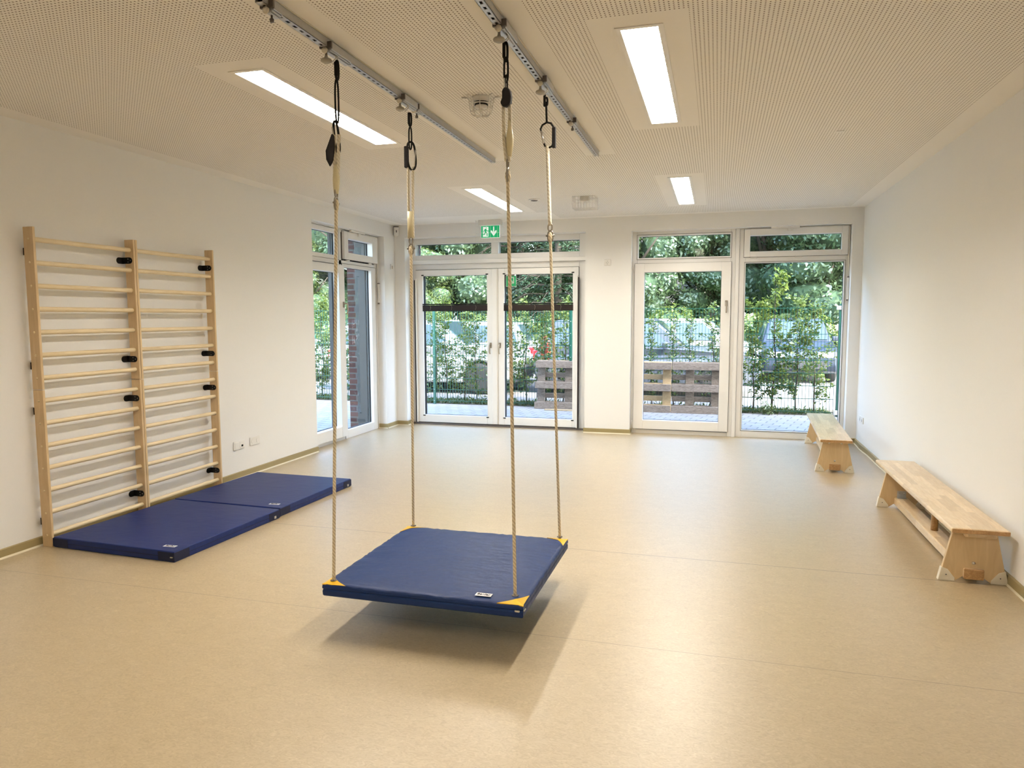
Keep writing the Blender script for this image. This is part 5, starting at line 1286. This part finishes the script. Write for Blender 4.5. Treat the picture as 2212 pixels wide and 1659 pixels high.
# ---- cars (local: +x is the nose, near side at y=0 going to y=+W)
def car(label, paint, L=4.3, Wd=1.78, Hh_=1.48, ws=(0.27, 0.42), rear=(0.90, 0.97), hoodz=0.92, bootz=0.98, loc=(0, 0, 0), rot=0.0, plate=True):
    """ws: fractions (from nose) of windscreen foot and roof start; rear: roof end, tailgate foot"""
    t = thing('parked_car', label, 'car', (0, 0, 0), 'cars in the parking lot')
    X = lambda f: L/2-f*L
    zb = 0.22; belt = 0.94
    wr = 0.315; wx = (X(0.185), X(0.80))
    def arch(cx_, r):
        return [(cx_+r*math.cos(a), wr+r*math.sin(a)) for a in [PI*i/10 for i in range(11)]]
    side = [(X(0.0), 0.42), (X(0.0), 0.60), (X(0.02), 0.74), (X(0.07), 0.84), (X(ws[0]), hoodz+0.04), (X(0.5), belt+0.03), (X(rear[1]), bootz+0.02), (X(0.995), 0.80), (X(1.0), 0.50), (X(0.985), 0.28)]
    side += [(wx[1]-0.36, zb)] + arch(wx[1], 0.36)[::-1] + [(wx[1]+0.36, zb), (wx[0]-0.36, zb)] + arch(wx[0], 0.36)[::-1] + [(wx[0]+0.36, zb), (X(0.03), 0.25)]
    S = MB(); S.prism(side, 1, 0, Wd)
    for v in S.bm.verts:
        f = (L/2-v.co.x)/L; nar = 0.10*max(0, 1-f/0.10)+0.07*max(0, (f-0.92)/0.08)
        top = 0.06*max(0, (v.co.z-0.75)/0.25)
        v.co.y += (nar+top) if v.co.y < Wd/2 else -(nar+top)
    S.bevel(0.035, 3, 35)
    body = S.build('body', paint, t)
    # cabin
    A = [(X(ws[0]), hoodz+0.02), (X(ws[1]), Hh_), (X(rear[0]), Hh_-0.03), (X(rear[1]), bootz)]
    ins0, ins1 = 0.07, 0.24
    S = MB(); mid = (X(0.62), Hh_+0.015)
    lo = [A[0], A[3]]; up = [A[1], mid, A[2]]
    poly = [(*A[0], ins0), (*A[1], ins1), (*mid, ins1), (*A[2], ins1), (*A[3], ins0+0.03)]
    Lf = [S.bm.verts.new((x_, i_, z_)) for x_, z_, i_ in poly]; Rt = [S.bm.verts.new((x_, Wd-i_, z_)) for x_, z_, i_ in poly]
    S.bm.faces.new(Lf); S.bm.faces.new(Rt[::-1])
    for i_ in range(5): S.bm.faces.new((Lf[i_], Rt[i_], Rt[(i_+1) % 5], Lf[(i_+1) % 5]))
    S.bevel(0.04, 3, 20); S.build('cabin', paint, t)
    # windows slightly proud of the cabin
    def wpt(f, h, off):  # f 0..1 along belt foot, h 0..1 up
        xb = A[0][0]+(A[3][0]-A[0][0])*f; xt = A[1][0]+(A[2][0]-A[1][0])*f
        x_ = xb+(xt-xb)*h; zb_ = A[0][1]+(A[3][1]-A[0][1])*f; zt_ = Hh_-0.02
        return x_, zb_+(zt_-zb_)*h
    for side_ in (0, 1):
        for f0, f1 in ((0.10, 0.43), (0.46, 0.72), (0.75, 0.93)):
            S = MB(); q = []
            for f, h in ((f0, 0.06), (f1, 0.06), (f1, 0.86), (f0, 0.86)):
                x_, z_ = wpt(f, h, 0); iy = ins0+(ins1-ins0)*h-0.012; q.append((x_, iy if side_ == 0 else Wd-iy, z_))
            S.quad(q); r_ = bmesh.ops.extrude_face_region(S.bm, geom=list(S.bm.faces)); bmesh.ops.translate(S.bm, verts=[g for g in r_['geom'] if isinstance(g, bmesh.types.BMVert)], vec=(0, 0.03 if side_ == 0 else -0.03, 0))
            S.build('side_window', MT['car_glass'], t)
    for nm, a_, b_3, sx in (('windscreen', A[0], A[1], 1), ('rear_window', A[3], A[2], -1)):
        S = MB(); q = []
        for h, y0_ in ((0.08, ins0+0.10), (0.90, ins1+0.05)):
            x_ = a_[0]+(b_3[0]-a_[0])*h; z_ = a_[1]+(b_3[1]-a_[1])*h; q.append((x_+sx*0.018, y0_, z_+0.012)); q.append((x_+sx*0.018, Wd-y0_, z_+0.012))
        q = [q[0], q[1], q[3], q[2]]
        S.quad(q); r_ = bmesh.ops.extrude_face_region(S.bm, geom=list(S.bm.faces)); bmesh.ops.translate(S.bm, verts=[g for g in r_['geom'] if isinstance(g, bmesh.types.BMVert)], vec=(-sx*0.03, 0, -0.02))
        S.build(nm, MT['car_glass'], t)
    for xx in wx:
        for yy, sg in ((0.02, 1), (Wd-0.02, -1)):
            S = MB(); S.lathe([(0.20, 0.0), (wr-0.02, 0.0), (wr, sg*0.03), (wr, sg*0.17), (wr-0.02, sg*0.19), (0.2, sg*0.19)], (xx, yy, wr), 28, axis=1); wh = S.build('wheel', MT['tyre'], t)
            S = MB(); S.lathe([(0.0, 0.012*sg), (0.05, 0.010*sg), (0.19, 0.03*sg), (0.20, 0.005*sg), (0.205, 0.005*sg), (0.205, 0.06*sg)], (xx, yy, wr), 20, axis=1)
            S.build('rim', MT['steel'], wh)
    S = MB(); S.box(X(0.03)-0.02, X(0.0)+0.012, 0.30, Wd-0.30, 0.34, 0.52); S.bevel(0.01, 1); S.build('grille', MT['car_trim'], t)
    for yy in (0.16, Wd-0.50):
        S = MB(); S.box(X(0.045), X(0.0)+0.008, yy, yy+0.34, 0.60, 0.73); S.bevel(0.03, 2); S.build('headlight', MT['head'], t)
    for yy in (0.09, Wd-0.27):
        S = MB(); S.box(X(1.0)-0.012, X(0.965), yy, yy+0.18, 0.66, 0.88); S.bevel(0.02, 2); S.build('tail_lamp', MT['tail'], t)
    for yy, sg in ((0.02, -1), (Wd-0.02, 1)):
        S = MB(); S.box(X(ws[0]+0.10)-0.06, X(ws[0]+0.10)+0.06, *sorted((yy, yy+sg*0.17)), 0.95, 1.07); S.bevel(0.03, 2); S.build('wing_mirror', paint, t)
    S = MB(); S.box(X(0.985), X(0.02), 0.03, Wd-0.03, 0.235, 0.29); S.build('sill_trim', MT['car_trim'], t)
    t.location = loc; t.rotation_euler = (0, 0, rot)
    return t
car('white parked car close behind the fence, seen through the left door leaf', MT['car_white'], L=4.25, ws=(0.25, 0.42), loc=(-5.95, 13.75, GZ), rot=0.0, Hh_=1.50, hoodz=0.94)
car('silver parked car behind the pallets, its nose pointing right', MT['car_silver'], L=4.45, ws=(0.30, 0.46), loc=(-1.40, 14.25, GZ), rot=0.0, Hh_=1.52, hoodz=0.90)
car('grey-blue parked car facing the viewer behind the fence on the right', MT['car_blue'], L=4.1, Wd=1.72, ws=(0.24, 0.36), loc=(1.02, 19.8, GZ), rot=-PI/2, Hh_=1.50)
car('white parked car farther back, seen through the garden door', MT['car_white'], L=4.2, loc=(-0.55, 18.2, GZ), rot=0.0, Hh_=1.50)
car('white parked car far back with red tail lamps, beside the red blossoms', MT['car_white'], L=4.2, loc=(-6.1, 17.4, GZ), rot=PI, Hh_=1.45)
car('white parked car at the far left, seen through the corner window', MT['car_white'], L=4.2, loc=(-11.3, 15.6, GZ), rot=0.0, Hh_=1.45)
S = MB(); S.box(-13.9, -12.2, 19.2, 20.2, GZ, 1.15); S.bevel(0.03, 1); o = S.build('waste_container', MT['green_box'], base=(-13.05, 19.7, GZ)); tag(o, 'dark green container in the lot, seen through the corner window', 'container')
S = MB(); S.box(-16.0, -14.4, 19.2, 20.2, GZ, 1.22); S.bevel(0.08, 2); o = S.build('covered_trailer', MT['blue_box'], base=(-15.2, 19.7, GZ)); tag(o, 'blue covered trailer in the lot at the left of the corner window view', 'trailer')
S = MB(); S.box(-2.75, -2.10, 11.62, 11.70, GZ, GZ+0.018); S.bevel(0.003, 1); o = S.build('loose_board', MT['pallet_new'], base=(-2.42, 11.66, GZ)); tag(o, 'loose pale wooden slat lying on the paving in front of the pallets', 'board')
for o in bpy.data.objects:
    if 'label' in o and o['label'] == '': o['label'] = o.name.split('.')[0].replace('_', ' ') + ' outside behind the fence'
